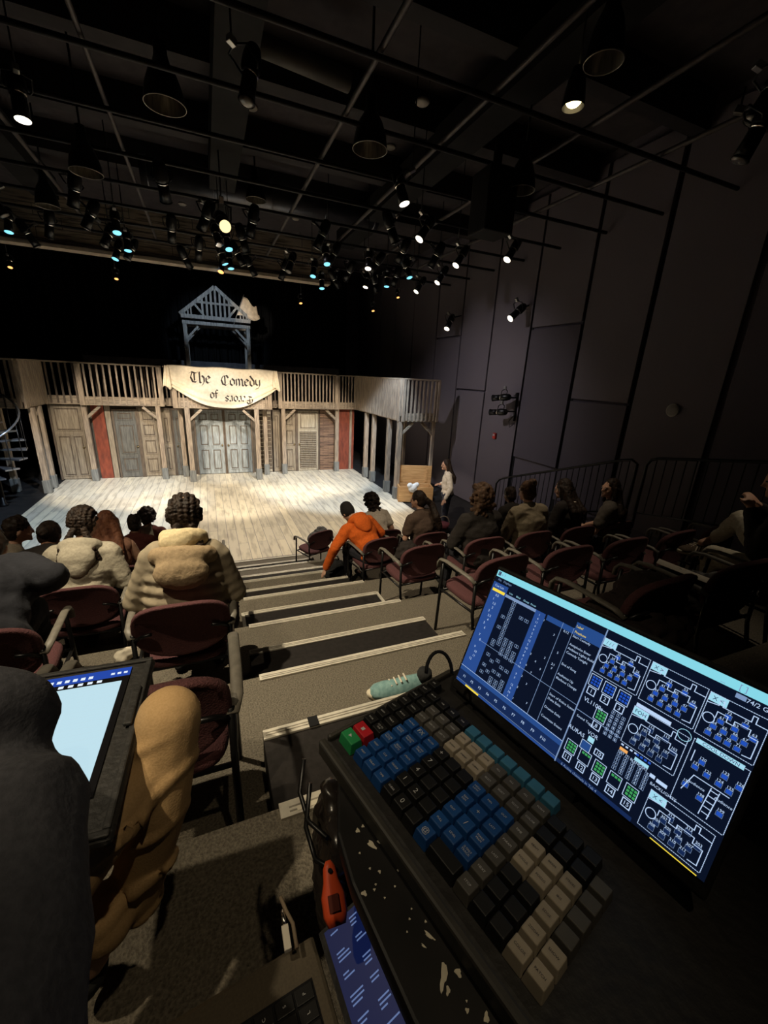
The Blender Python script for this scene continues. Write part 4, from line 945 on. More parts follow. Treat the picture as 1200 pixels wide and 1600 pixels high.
sneaker('dark brown sneaker with three pale stripes propped on a chair', at(1083, 862, y=2.05) - V((0, 0, .02)), math.radians(75), cloth('brown_suede', (.10, .07, .05)), True, .1, 1.0)
sneaker('teal sneaker on the carpet behind the control desk', (.90, 1.66, tz(1)), math.radians(72), pm('teal_knit', (.20, .33, .32), (.13, .24, .24), 60, .8), False, 0, 1.3)

# ---------------------------------------------------------------- the neighbour with tablet, khaki leg and sleeve
def D(px, py, d): return CAM + ray(px, py).normalized() * d
def khaki_neighbour():
    base = V((-.70, .10, tz(0)))
    t = thing('person', 'person in navy grey fleece and khaki trousers beside the camera', 'person', base)
    L = lambda *p: (V(p[0]) if len(p) == 1 else V(p)) - base
    knee, mid, ank = L(D(264, 1122, 1.00)), L(D(247, 1250, 1.08)), L(D(212, 1395, 1.28))
    hipR, hipL, kneeL, ankL = L(-.62, .20, 2.50), L(-.84, .20, 2.50), L(-.62, .78, 2.50), L(D(160, 1440, 1.24))
    b = B(); b.ell(L(-.70, .10, 2.62), (.19, .14, .13)); b.ell(L(-.70, .10, 2.85), (.19, .14, .22)); b.caps(L(-.86, .10, 3.05), L(-.56, .10, 3.05), .07)
    b.caps(L(-.70, .10, 3.08), L(-.70, .11, 3.18), .055); b.ell(L(-.70, .12, 3.29), (.076, .095, .115)); b.caps(L(-.70, .21, 3.28), L(-.70, .23, 3.26), .012)
    hK, kU = hipR + V((0, 0, -.04)), knee + V((-.03, -.02, -.07)); b.chain([hK, kU], [.055, .035]); b.chain([knee, ank], [.045, .036]); b.chain([hipL, kneeL, ankL, L(D(140, 1500, 1.33))], [.085, .06, .040, .034]); b.chain([ank, ank + V((-.02, .10, -.12))], [.036, .034])
    sR, eR, wR = L(D(-170, 1130, .64)), L(D(10, 1310, .58)), L(D(-70, 1200, .78)); b.chain([sR, eR, wR], [.05, .042, .03]); hand(b, wR, V((-.1, 1, -.1)), (0, 0, -1))
    eL, wL = L(-.98, .28, 2.80), L(-.72, .52, 2.76); b.chain([L(-.88, .12, 3.02), eL, wL], [.05, .042, .03]); hand(b, wL, V((0.2, 1, -.1)), (0, 0, -1))
    b.fuse('body', SKIN1, t, .012, 3)
    b = B(); b.ell(L(-.70, .12, 2.56), (.20, .17, .14)); b.chain([knee, mid, ank], [.061, .060, .050]); b.caps(hipR + V((0, 0, -.04)), knee + V((-.03, -.02, -.07)), .070, .050); b.chain([hipL, kneeL], [.10, .08]); b.chain([kneeL, ankL], [.08, .055])
    ax = (ank - knee).normalized(); sd = V((RX.x, RX.y, RX.z))
    def folds(me):
        for v in me.vertices:
            q = v.co - knee; u = q.dot(ax); w_ = q.dot(sd)
            if u > -.02:
                ph = (u + w_ * .55) * 62 + 2.2 * noise.noise(q * 9); f = max(0, math.cos(ph)) ** 4 * (.55 + noise.noise(q * 7 + V((3, 1, 0))))
                v.co += v.normal * (.017 * max(0, f) * min(1, (u + .02) / .08))
    b.fuse('trousers', KHAKI, t, .008, 4, 0, .1, folds)
    b = B(); b.ell(L(-.70, .08, 2.86), (.225, .18, .25)); b.caps(L(-.88, .10, 3.04), L(-.58, .10, 3.04), .10)
    b.caps(L(-.62, .12, 3.0), L(D(-150, 1140, .62)), .085, .058); b.caps(L(D(-150, 1140, .62)), L(D(-2, 1122, .62)), .058, .052); b.ell(L(D(14, 1140, .62)), (.035, .04, .05))
    b.chain([L(D(-120, 1780, .50)), L(D(-40, 1500, .52)), L(D(12, 1280, .56))], [.080, .070, .054]); b.chain([L(D(20, 1290, .56)), L(D(-70, 1200, .76))], [.058, .05])
    b.chain([L(-.88, .12, 3.02), eL, wL], [.10, .08, .06])
    b.fuse('fleece', C_SLEEVE, t, .012, 5, .006, .12)
    B().ell(L(-.70, .10, 3.32), (.09, .10, .11)).fuse('hair', HAIRD, t, .012, 2, .006, .03)
    for a, c in ((ank, ank + V((-.02, .12, -.14))), (L(D(140, 1500, 1.33)), L(D(120, 1540, 1.42)))):
        b = B(); b.caps(a.lerp(c, .5), c, .046, .040); b.fuse('shoe', SHOEM, t, .010, 3)
khaki_neighbour()
# tablet in its case
tl = thing('tablet', 'tablet in a rugged black case showing a white note page', 'tablet', (0, 0, 0))
pTR, pTL, pBR = at(243, 1026, z=2.76), at(50, 1056, z=2.76), at(118, 1325, z=2.74)
ux = (pTR - pTL).normalized(); uy = (pTR - pBR); uy = (uy - ux * uy.dot(ux)).normalized(); un = ux.cross(uy).normalized()
if un.z < 0: un = -un
Tm = Matrix((( -ux.x, -uy.x, un.x, pTR.x), (-ux.y, -uy.y, un.y, pTR.y), (-ux.z, -uy.z, un.z, pTR.z), (0, 0, 0, 1)))   # origin top right corner; +x left, +y down
TW, TH = .30, (pTR - pBR).length
tl.matrix_world = Tm
cs = B().box(0, TW, 0, TH, -.016, 0).build('case', pm('black_rubber_case', (.030, .029, .028), (.02, .02, .02), 60, .6, 0, .4), tl, bevel=.014)
b = B(); q = .012
b.box(.004, TW - .004, .004, .016, 0, .006); b.box(.004, TW - .004, TH - .016, TH - .004, 0, .006); b.box(.004, .016, .016, TH - .016, 0, .006); b.box(TW - .016, TW - .004, .016, TH - .016, 0, .006)
b.build('case_rim', pm('black_rubber_case', (.03, .03, .03)), tl, bevel=.003)
sx0, sx1, sy0, sy1 = .042, TW - .03, .026, TH - .075
b = B().box(sx0, sx1, sy0, sy1, 0, .003); b.build('screen', pm('tablet_glass', (.01, .01, .012), None, 2, .1), tl)
G_PAGE = glow('lit_note_page', (.50, .72, .82), 1.0); G_TBLUE = glow('lit_blue_toolbar', (.015, .06, .38), 1.0); G_WHITE = glow('lit_white_glyph', (.8, .9, 1), 1.0); G_LINE = glow('lit_rule_line', (.50, .69, .78), 1)
b = B(); z = .0034
def tq(b, x0, x1, y0, y1, zz): b.face([(x0, y0, zz), (x1, y0, zz), (x1, y1, zz), (x0, y1, zz)])
tq(b, sx0, sx1, sy0, sy0 + .026, z); b.mi = 1; tq(b, sx0 + .012, sx1, sy0 + .040, sy1, z)
b.mi = 2
for k in range(6): tq(b, sx0 + .07 + k * .014, sx0 + .078 + k * .014, sy0 + .012, sy0 + .020, z + .0003)
for k in range(3): tq(b, sx0 + .006 + k * .012, sx0 + .013 + k * .012, sy0 + .012, sy0 + .018, z + .0003)
for k in range(7): tq(b, sx0 + .05 + k * .017, sx0 + .059 + k * .017, sy0 + .029, sy0 + .036, z + .0003)
b.mi = 3
for k in range(14): tq(b, sx0 + .014, sx1 - .004, sy0 + .055 + k * .014, sy0 + .0556 + k * .014, z + .0003)
b.build('display', [G_TBLUE, G_PAGE, G_WHITE, G_LINE], tl)
B().box(.010, .026, .10, .20, .006, .014).build('pen_loop', pm('black_rubber_case', (.03, .03, .03)), tl, bevel=.003)

# ================================================================ CONTROL DESK
ZD = 2.84
O = V((.1286, .4937, ZD)); a_ = -.06
vy0 = V((.9498, .3129, 0)); ang = math.atan2(vy0.y, vy0.x) + a_
CX = V((math.sin(ang), -math.cos(ang), 0)); CY = V((math.cos(ang), math.sin(ang), 0))
def cmat(o): return Matrix(((CX.x, CY.x, 0, o.x), (CX.y, CY.y, 0, o.y), (0, 0, 1, o.z), (0, 0, 0, 1)))
tbl = thing('tech_table', 'black desk top splattered with white paint under the console', 'table'); tbl.matrix_world = cmat(V((O.x, O.y, 2.812)))
TABM = pm('black_tabletop', (.010, .009, .009), (.006, .006, .006), 20, .45)
_tp = [(.045, .0), (.11, -.040), (.17, -.056), (.30, -.070), (.95, -.075), (.95, .72), (-.02, .72), (-.02, .06)]
B().rings([[V((x, y, z)) for x, y in _tp] for z in (-.03, 0)]).build('tabletop', TABM, tbl, bevel=.004)
for x in (.02, .91):
    for y in (.15, .68): B().box(x - .02, x + .02, y - .02, y + .02, -.772, -.03).build('leg', STEEL, tbl)
SPL = pm('white_paint_splatter', (.62, .58, .46), (.5, .46, .36), 40, .6)
def blob(b, c, r, n=14, sq=1, rz=0):
    pts = []
    for j in range(n):
        a = 2 * PI * j / n; rr = r * (1 + .25 * math.sin(3 * a + c.x * 50) + .12 * math.sin(5 * a))
        x, y = rr * math.cos(a) * sq, rr * math.sin(a); pts.append(V((c.x + x * math.cos(rz) - y * math.sin(rz), c.y + x * math.sin(rz) + y * math.cos(rz), c.z)))
    top = [p + V((0, 0, .0008)) for p in pts]; b.rings([pts, top])
cb = B(); Ti = cmat(V((O.x, O.y, 2.812))).inverted()
for px, py, r, sq, rz in ((559, 1298, .0045, 1, 0), (567, 1291, .003, 1, 0), (581, 1320, .005, 2.2, .2), (592, 1315, .003, 1.5, 0), (562, 1333, .002, 1, 0), (578, 1357, .002, 1, 0), (593, 1362, .0025, 1.3, 0), (622, 1360, .0022, 1, 0), (569, 1396, .004, 1.4, .6), (587, 1382, .0018, 1, 0), (585, 1390, .0022, 1, 0), (617, 1385, .0018, 1, 0), (601, 1403, .0018, 1, 0),
        (643, 1420, .0015, 1, 0), (665, 1440, .002, 1, 0), (636, 1456, .0015, 1, 0), (640, 1436, .0018, 1, 0), (671, 1462, .0028, 3.6, .3), (662, 1478, .0015, 3, .3), (693, 1525, .0052, 3.6, -.95), (716, 1520, .0045, 1.4, 0), (700, 1548, .003, 2, -.9), (730, 1579, .003, 1, 0), (729, 1564, .0015, 1, 0), (760, 1590, .004, 1.6, -.9)):
    p = at(px, py, z=2.813); q = Ti @ p; blob(cb, V((q.x, q.y, .0005)), r * .62, 14, sq, rz)
cb.build('paint_splatter', SPL, tbl)['label'] = 'white paint splatter'
con = thing('lighting_console', 'black lighting console with blue, grey and black keys', 'console'); con.matrix_world = cmat(O)
BODY = pm('console_black', (.020, .019, .018), (.014, .013, .013), 60, .55, 0, .2)
b = B(); b.hexa([V(q) for q in ((-.012, .0, -.028), (.62, .0, -.028), (.62, .40, -.028), (-.012, .40, -.028), (-.012, .012, -.006), (.62, .012, -.006), (.62, .40, -.006), (-.012, .40, -.006))])
b.build('body', BODY, con, bevel=.004)
b = B().box(-.012, .62, -.003, .010, -.026, .003); b.box(-.014, -.004, .014, .30, -.026, .004); b.box(.61, .62, .014, .30, -.026, .004); b.build('bezel', pm('console_bezel', (.045, .042, .036), None, 40, .5), con, bevel=.004)
KC = {'k': pm('black_key', (.012, .012, .012), None, 30, .45), 'b': pm('blue_key', (.012, .075, .26), (.010, .06, .22), 30, .45), 'g': pm('grey_key', (.085, .080, .070), None, 30, .5), 'w': pm('ivory_key', (.36, .31, .235), None, 30, .5), 'l': pm('light_blue_key', (.05, .20, .33), None, 30, .45),
      'G': pm('green_key', (.025, .28, .09), None, 30, .45), 'R': pm('red_key', (.55, .02, .03), None, 30, .45)}
LEG = pm('key_legend', (.55, .56, .56), None, 30, .6); LEGD = pm('dark_key_legend', (.05, .04, .04), None, 30, .6)
keys = []
def key(c, r, k, txt='', wd=1, s=1.0): keys.append((c, r, k, txt, wd, s))
key(-4.45, -.02, 'G', '>', 1, 1.5); key(-4.45, .95, 'R', '', 1, 1.5)
for r_, t_ in zip(range(2, 9), ('BACK', 'ASSERT', 'LAST', 'STOP', 'LOAD', 'SHIFT', 'ESC')): key(-5, r_, 'k', t_)
for r_, t_ in zip(range(2, 8), ('GO TO\nCUE', 'TRACE', 'BLOCK', 'UNDO', 'HELP', 'SETUP')): key(-4, r_, 'k', t_)
for c_, ts in ((-3, ('PART', 'PRESET', 'COLOR\nPALETTE', 'FOCUS\nPALETTE', 'MACRO')), (-2, ('DELAY', 'CUE', 'BEAM\nPALETTE', 'INTENSITY\nPALETTE', 'FX')), (-1, ('TIME', 'GROUP', 'UPDATE', 'RECORD\nONLY', 'RECORD'))):
    for r_, t_ in enumerate(ts): key(c_, r_, 'b', t_)
for c_ in (-3, -2, -1):
    for r_, t_ in ((5, 'COPY TO'), (6, 'MARK')): key(c_, r_, 'g', t_)
    key(c_, 7, 'k', 'TAB')
for c_, ts in ((0, ('CLEAR', '1', '4', '7', '+')), (1, ('0', '2', '5', '8', 'THRU')), (2, ('.', '3', '6', '9', '-'))):
    for r_, t_ in enumerate(ts): key(c_, r_, 'k', t_, 1, 1)
for c_ in (0, 1, 2):
    for r_, t_ in ((5, 'SNEAK'), (6, 'HOME')): key(c_, r_, 'w', t_)
for c_ in (0, 1, 2, 3, 4, 5, 6): key(c_, 7, 'l', '')
for c_, ts in ((3, ('@', 'FULL', 'OUT', 'REM\nDIM', 'HIGH\nLOW')), (4, (None, 'LEVEL', '/', '+', 'MIN')), (5, (None, 'Q ONLY\nTRACK', 'MAKE\nMAN', 'LAST', 'OUT'))):
    for r_, t_ in enumerate(ts):
        if t_ is not None: key(c_, r_, 'b', t_)
key(4.5, 0, 'k', 'ENTER', 2)
for c_ in (3, 4, 5):
    for r_, t_ in ((5, 'SELECT'), (6, 'ALL')): key(c_, r_, 'g', t_)
for r_, t_ in enumerate(('STOP', 'NEXT', 'LAST', 'PARAM', 'TIME', 'COLOR', 'FORM')): key(6, r_, 'g', t_)
for c_ in (7, 8):
    for r_, t_ in enumerate(('ATTRI\nBUTES', 'SHUTTER\nEDIT', 'ABOUT')): key(c_, r_, 'k', t_)
    for r_, t_ in ((3, 'FOCUS'), (4, 'BEAM')): key(c_, r_, 'w', t_)
for r_, t_ in enumerate(('COLOR', 'ZOOM', 'EDGE', 'IRIS', 'STROBE')): key(9, r_, 'w', t_)
key(10, 0, 'w', 'PATCH'); key(10, 1, 'w', 'SHOW'); 
for r_ in range(2, 6): key(10, r_, 'g', '')
for c_ in (7, 8, 9): 
    for r_ in (5, 6): key(c_, r_, 'k', '')
def kc(c, r): return V((.124 + c * .0235 * 1.0, .0353 + r * .0246, 0))
_A0 = atan = None
vy1 = V((.9498, .3129, 0)); vx1 = V((.3129, -.9498, 0))
def kpos(c, r):      # key grid is turned a little against the console edge
    w_ = vx1 * (.124 + c * .0235) + vy1 * (.0353 + r * .0246)
    return V((w_.dot(CX) , w_.dot(CY), 0))
rest = B(); cnt = 0
vis = sorted(keys, key=lambda k: (k[2] == 'k', k[0] > 6, not k[3]))
for (c, r, k, txt, wd, s) in vis:
    q = kpos(c, r - .074 * (c * -0.0)); q = V((.124 + c * .0236 + (r - 3) * .0000, .0353 + r * .0246 + .0045 + 0 * c, 0))
    hw, hh = .0108 * wd + (.0012 if wd == 1 else .001), .0116
    if k in 'GR': hw, hh = .0175, .0122
    z1 = .011 if k not in 'GR' else .013
    def keymesh(b, q=q):
        p = [V((q.x + sx * hw, q.y + sy * hh, -.006)) for sx, sy in ((-1, -1), (1, -1), (1, 1), (-1, 1))]
        p2 = [V((q.x + sx * (hw - .0022), q.y + sy * (hh - .0028) + .0008, z1)) for sx, sy in ((-1, -1), (1, -1), (1, 1), (-1, 1))]
        b.hexa(p + p2)
    if cnt >= 100: keymesh(rest); cnt += 1; continue
    cnt += 1
    b = B(); keymesh(b); o = b.build('key', KC[k], con, bevel=.0014)
    if k in 'GR': o['label'] = {'G': 'green play key', 'R': 'red stop key'}[k]
    if txt or k == 'R':
        b = B(); zz = z1 + .0006
        if k == 'R': b.face([(q.x - .003, q.y - .003, zz), (q.x + .003, q.y - .003, zz), (q.x + .003, q.y + .003, zz), (q.x - .003, q.y + .003, zz)])
        elif k == 'G': b.face([(q.x - .003, q.y - .003, zz), (q.x + .003, q.y, zz), (q.x - .003, q.y + .003, zz)])
        else:
            lines = txt.split('\n'); big = len(txt) <= 2; sz = .0105 if big else .0040
            for i_, ln in enumerate(lines):
                dy = (.5 * (len(lines) - 1) - i_) * .0042; put_text(b, ln, lambda X, Y: (q.x + X * (.8 if len(ln) > 5 else 1), q.y + Y + dy, zz), sz)
        b.build('legend', LEGD if k == 'w' else LEG, o)
o = rest.build('key', KC['k'], con, bevel=.0014); o['kind'] = 'stuff'
# monitor
s_ = .85; BL = CAM + ray(713, 1060) * (s_ * .8725 * 0 + 1) * 0
r0 = ray(713, 1060); BL = CAM + r0.normalized() * (s_)
hv = V((.1867, -.9815, .0427)).normalized(); dv = V((.3849, .0732, .92)); dv = (dv - hv * dv.dot(hv)).normalized(); nv = hv.cross(dv)   # nv points away or to viewer
if nv.dot(CAM - BL) < 0: nv = -nv
MWd, MHt = .40, .221
mon = thing('monitor', 'slim monitor behind the console showing the lighting cue list and plots', 'monitor')
mon.matrix_world = Matrix(((hv.x, dv.x, nv.x, BL.x), (hv.y, dv.y, nv.y, BL.y), (hv.z, dv.z, nv.z, BL.z), (0, 0, 0, 1)))
fr = B().box(-.006, MWd + .006, -.020, MHt + .007, -.014, -.0012).build('housing', BODY, mon, bevel=.004)
B().box(.15, .25, -.075, -.018, -.05, -.012).build('stand', BODY, mon, bevel=.004)
UI = {'navy': glow('screen_navy', (.008, .022, .085), 1), 'blue': glow('screen_blue', (.022, .070, .27), 1), 'mid': glow('screen_mid_blue', (.02, .07, .25), 1), 'black': glow('screen_black', (.003, .006, .018), 1), 'title': glow('screen_cyan', (.24, .68, .80), 1), 'white': glow('screen_white', (.50, .66, .92), 1),
      'yel': glow('screen_yellow', (.95, .72, .06), 1), 'green': glow('screen_green', (.05, .34, .10), 1), 'cell': glow('screen_cell_blue', (.015, .08, .50), 1), 'orange': glow('screen_orange', (.9, .42, .12), 1), 'grey': glow('screen_grey', (.20, .30, .50), 1), 'tag': glow('screen_pale_tag', (.35, .70, .85), 1)}
UN = list(UI); LV = {}
ub = B()
def P2(u, v, z): return V((u * MWd, (1 - v) * MHt, z))
def Q(u0, v0, u1, v1, m_, lv=1):
    ub.mi = UN.index(m_); z = .0003 * lv
    ub.face([P2(u0, v0, z), P2(u1, v0, z), P2(u1, v1, z), P2(u0, v1, z)])
def Ln(pts, m_='white', w_=.0009, lv=4):
    ub.mi = UN.index(m_); z = .0003 * lv
    for i in range(len(pts) - 1):
        a, c = P2(*pts[i], z), P2(*pts[i + 1], z); d = (c - a)
        if d.length < 1e-6: continue
        d.normalize(); n_ = V((-d.y, d.x, 0)) * w_ / 2; d = d * w_ / 2
        ub.face([a - n_ - d, c - n_ + d, c + n_ + d, a + n_ - d])
def Tx(u, v, s, size=.006, m_='white', lv=5, left=False):
    ub.mi = UN.index(m_); c = P2(u, v, .0003 * lv)
    off = 0
    if left: off = max(q.x for q in text_polys(s)[0]) * size
    put_text(ub, s, lambda X, Y: (c.x + X + off, c.y + Y, c.z), size)
def Rc(u0, v0, u1, v1, m_='white', w_=.0008): Ln([(u0, v0), (u1, v0), (u1, v1), (u0, v1), (u0, v0)], m_, w_)
Q(0, 0, 1, 1, 'black', 0)
Q(0, 0, 1, .052, 'title'); Q(0, .052, 1, .10, 'black', 1); Tx(.03, .025, 'Eos 3', .007, 'grey', 3); Q(.008, .008, .022, .04, 'black', 2)
Q(0, .10, .084, .86, 'blue', 1); Q(.084, .10, .53, .86, 'black', 1); Q(.245, .155, .292, .86, 'blue', 2); Q(.084, .155, .245, .178, 'grey', 2); Q(.30, .15, .53, .19, 'mid', 2)
Q(.42, .10, .53, .155, 'mid', 2)
Q(0, .86, .53, .90, 'mid', 1); Q(0, .90, .53, .985, 'navy', 1); Q(0, .985, .53, 1, 'blue', 1)
Q(.008, .152, .078, .175, 'yel', 3); Tx(.014, .125, 'Cue List', .006, 'white', left=True); Tx(.02, .073, 'File   Displays', .0055, 'grey', left=True)
for i in range(17):
    if i in (9, 12): continue
    Tx(.045 - .012 * (i % 3 == 1), .20 + i * .036, ['0.5', '1', '1.5', '2', '3', '3.5', '4', '5', '6', '', '7', '8', '', '9', '10', '11', '12'][i], .0062)
for j, h in enumerate(('Live', 'Blind', 'Group', 'Focus')): Tx(.10 + j * .038, .135, h, .0045, 'tag', left=True)
pat = [(0, (1,)), (1, (1,)), (2, (1,)), (3, (1, 3, 4)), (4, (1,)), (5, (0, 1)), (6, (1,)), (7, (1,)), (8, (0, 1)), (9, (1,)), (10, (1, 2, 3, 4)), (11, (1, 2, 3)), (12, (0, 1, 2, 3, 4)), (13, (0, 2, 3, 4)), (14, (2, 3, 4)), (16, (0, 2)), (17, (1, 3, 4)), (19, (0, 2, 3)), (20, (1, 4)), (21, (0, 2, 3, 4)), (22, (2, 3, 4))]
for r_, cs_ in pat:
    v = .17 + r_ * .030
    for c_ in cs_:
        u = .112 + c_ * .028; Rc(u - .009, v, u + .009, v + .021, 'grey', .0006); Tx(u, v + .011, str((r_ * 7 + c_ * 3) % 9 + 1), .0045)
    Tx(.268, v + .011, str((r_ * 5) % 12 + 1), .0050)
Ln([(.05, .60), (.53, .60)], 'grey', .0007); Ln([(.372, .15), (.372, .86)], 'grey', .0007); Ln([(.418, .15), (.418, .86)], 'grey', .0007)
for r_ in (0, 2, 8, 9, 10, 11, 12, 13, 15, 16, 18, 20, 21): Tx(.325 + .03 * (r_ % 3 - 1), .20 + r_ * .030, str(r_ % 7 + 1), .0048)
for v, s in ((.20, '0:12'), (.36, '5'), (.45, '3:1'), (.48, '7')): Tx(.395, v, s, .0052)
Tx(.425, .128, 'Label', .005, 'yel', left=True); Tx(.425, .168, 'Preshow', .0052, 'yel', left=True)
for v, s in ((.200, 'Start Comedy'), (.262, 'Antipholus Enter'), (.292, 'Ambient Lights Build'), (.322, 'Comedy Tonight'), (.41, 'End of Song'), (.485, 'Audience Up'), (.515, 'Blackout Change'), (.64, 'Start of Entire Scene'), (.672, 'Duke Exits'), (.735, 'Dromio Exits'), (.80, 'Courtesan Enters')): Tx(.424, v, s, .0050, 'white', left=True)
for k in range(10): Tx(.04 + k * .047, .935, 'F%d' % (k + 1), .0062)
Ln([(0, .862), (.53, .862)], 'white', .0007); Ln([(0, .978), (.53, .978)], 'grey', .0006)
Q(.06, .984, .14, .998, 'yel', 3)
Ln([(.5305, .06), (.5305, 1)], 'grey', .0018); Q(.533, .06, 1, 1, 'black', 1)
def hdr(u, v, s, w_=.05): Q(u, v, u + w_, v + .045, 'tag', 3); Tx(u + w_ / 2, v + .024, s, .007, 'navy', 5)
def dotbox(u0, v0, u1, v1):
    for (a, c, d, e) in ((u0, v0, u1, v0), (u1, v0, u1, v1), (u0, v1, u1, v1), (u0, v0, u0, v1)):
        n_ = int(max(abs(d - a) * MWd, abs(e - c) * MHt) / .0022)
        for k in range(n_):
            f0, f1 = k / n_, (k + .5) / n_; Ln([(a + (d - a) * f0, c + (e - c) * f0), (a + (d - a) * f1, c + (e - c) * f1)], 'white', .0007)
def chan(u, v, n_, on=True):
    Q(u - .0065, v, u + .0065, v + .020, 'cell' if on else 'navy', 3); Rc(u - .008, v - .002, u + .008, v + .022, 'grey', .0003); Tx(u, v - .010, str(n_), .0046)
def mag(u0, v0, u1, v1, base, hd, on=True, circ=True):
    dotbox(u0, v0, u1, v1); hdr(u0, v0, hd, .045); w_, h_ = u1 - u0, v1 - v0
    f = lambda a, c: (u0 + a * w_, v0 + c * h_)
    Ln([f(0, .24), f(.20, .20), f(.20, .08), f(.27, .08), f(.27, .20), f(.74, .20), f(.74, .06), f(.81, .06), f(.81, .20), f(1, .20)])
    if circ: Ln([(u0 + w_ * .12 + .014 * math.cos(a * PI / 8), v0 + h_ * .55 + .026 * math.sin(a * PI / 8)) for a in range(17)])
    Ln([f(.22, .48), f(.22, .34), f(.40, .34), f(.40, .46), f(.52, .46), f(.52, .36), f(.78, .36), f(.78, .5), f(.93, .5), f(.93, .9), f(.80, .92)])
    k = 0
    for r_, (cc, v) in enumerate((((.32, .56, .86), .47), ((.24, .42, .60, .76), .64), ((.20, .38, .54, .70), .82), ((.40, .68), .30))):
        for a in cc: chan(*f(a, v), base + k, on); k += 1
mag(.533, .11, .687, .345, 24, '/ / /'); mag(.695, .11, .852, .35, 41, 'X >'); mag(.858, .115, .998, .355, 61, 'X <')
mag(.695, .40, .853, .63, 101, 'FOH', False); mag(.818, .765, .985, .975, 301, 'X <', False)
Q(.697, .375, .80, .397, 'white', 3)
for k in range(8): Ln([(.84 + .018 * math.cos(k * PI / 4 + .4 * j), .40 + .03 * math.sin(k * PI / 4 + .4 * j)) for j in range(8)], 'tag', .0006)
dotbox(.865, .385, .998, .74); Q(.87, .375, .985, .40, 'tag', 3); Tx(.93, .388, 'COOL DOWN', .0055, 'navy')
for k, (u, v) in enumerate(((.90, .47), (.89, .51), (.92, .515), (.955, .47), (.95, .52), (.975, .525), (.99, .48), (.885, .62), (.925, .64), (.975, .65))): chan(u, v, 120 + k if k < 7 else 190 + k)
Ln([(.88, .66), (.895, .56), (.98, .56)]); Ln([(.94, .57), (.935, .72)]); Ln([(.96, .57), (.955, .72)])
for k in range(5): Ln([(.94, .58 + k * .03), (.957, .58 + k * .03)])
Tx(.908, .60, 'Audience', .0045); Tx(.974, .60, 'Audience', .0045); Ln([(.876, .44 + 0), (.876, .50)])
def mover(u, v, n_, col, rows=3, w_=.019):
    Rc(u - w_, v - .045, u + w_, v + .03, 'white', .0008)
    for a in range(3):
        for c in range(rows): Q(u - w_ + .006 + a * .0105, v - .035 + c * .02, u - w_ + .014 + a * .0105, v - .021 + c * .02, col, 3)
    Rc(u - w_ * .7, v + .04, u + w_ * .7, v + .085, 'white', .0012); Tx(u, v + .063, str(n_), .0075)
for k in range(3): mover(.556 + k * .050, .405, k + 1, 'cell')
mover(.612, .580, 8, 'green'); Tx(.578, .532, 'VL1100s', .0080); Tx(.575, .655, 'Sound Toggle', .0048); Tx(.613, .705, 'VOR', .0075); Q(.603, .722, .624, .755, 'tag', 3)
for r_ in range(6):
    for c_ in range(3): Rc(.640 + c_ * .017, .50 + r_ * .028, .650 + c_ * .017, .518 + r_ * .028, 'grey', .0005); Tx(.645 + c_ * .017, .509 + r_ * .028, str(r_ + 1), .0050)
Ln([(.533, .62), (.69, .62)], 'grey'); Tx(.560, .745, 'AURAS', .0080)
Rc(.588, .765, .622, .82, 'white', .0008); Q(.590, .768, .620, .817, 'mid', 3); Rc(.637, .765, .665, .80, 'white', .0012); Tx(.651, .783, '10', .007)
for k, c_ in enumerate(('green', 'green', 'green', 'green', 'green')): mover(.563 + k * .0525, .865, 11 + k, c_, 3 if k in (0, 2, 4) else 1)
for r_ in range(5):
    for c_ in range(5): Rc(.70 + c_ * .022, .70 + r_ * .022, .712 + c_ * .022, .716 + r_ * .022, 'grey', .0004); Tx(.706 + c_ * .022, .708 + r_ * .022, str(c_ + 1), .0045)
Q(.700, .662, .725, .680, 'orange', 3); Tx(.745, .690, 'GET IT! BLENDERS', .0045)
Q(.748, .662, .79, .682, 'tag', 3); Q(.80, .69, .815, .71, 'white', 3); Q(.82, .695, .85, .715, 'white', 3); Tx(.845, .738, 'BACKLIGHTS', .0050)
for k in range(4): Q(.70 + k * .014, .640, .708 + k * .014, .650, 'white', 3)
for k in range(4): Q(.748 + k * .012, .640, .756 + k * .012, .652, 'cell', 3)
Q(.533, .975, .80, 1, 'navy', 2); Tx(.62, .988, '6 Active channels in Tab 4', .005, 'grey'); Ln([(.86, 1 - .004), (.98, 1 - .004)], 'yel', .0012)
Tx(.90, .026, '_     [ ]', .009, 'grey'); Q(.91, .06, .935, .085, 'grey', 3); Tx(.965, .075, '74/2 GB', .007)
sc_ = ub.build('screen', [UI[k] for k in UN], mon); sc_['label'] = 'lit screen with blue lighting software windows'
tag(B().tube([D(686 - 20 * math.cos(a * PI / 14), 1052 - 34 * math.sin(a * PI / 14), .75 + .002 * a) for a in range(15)], .003, 8).build('cable', BLACK, smooth=True), 'black cable loop rising behind the console corner', 'cable')

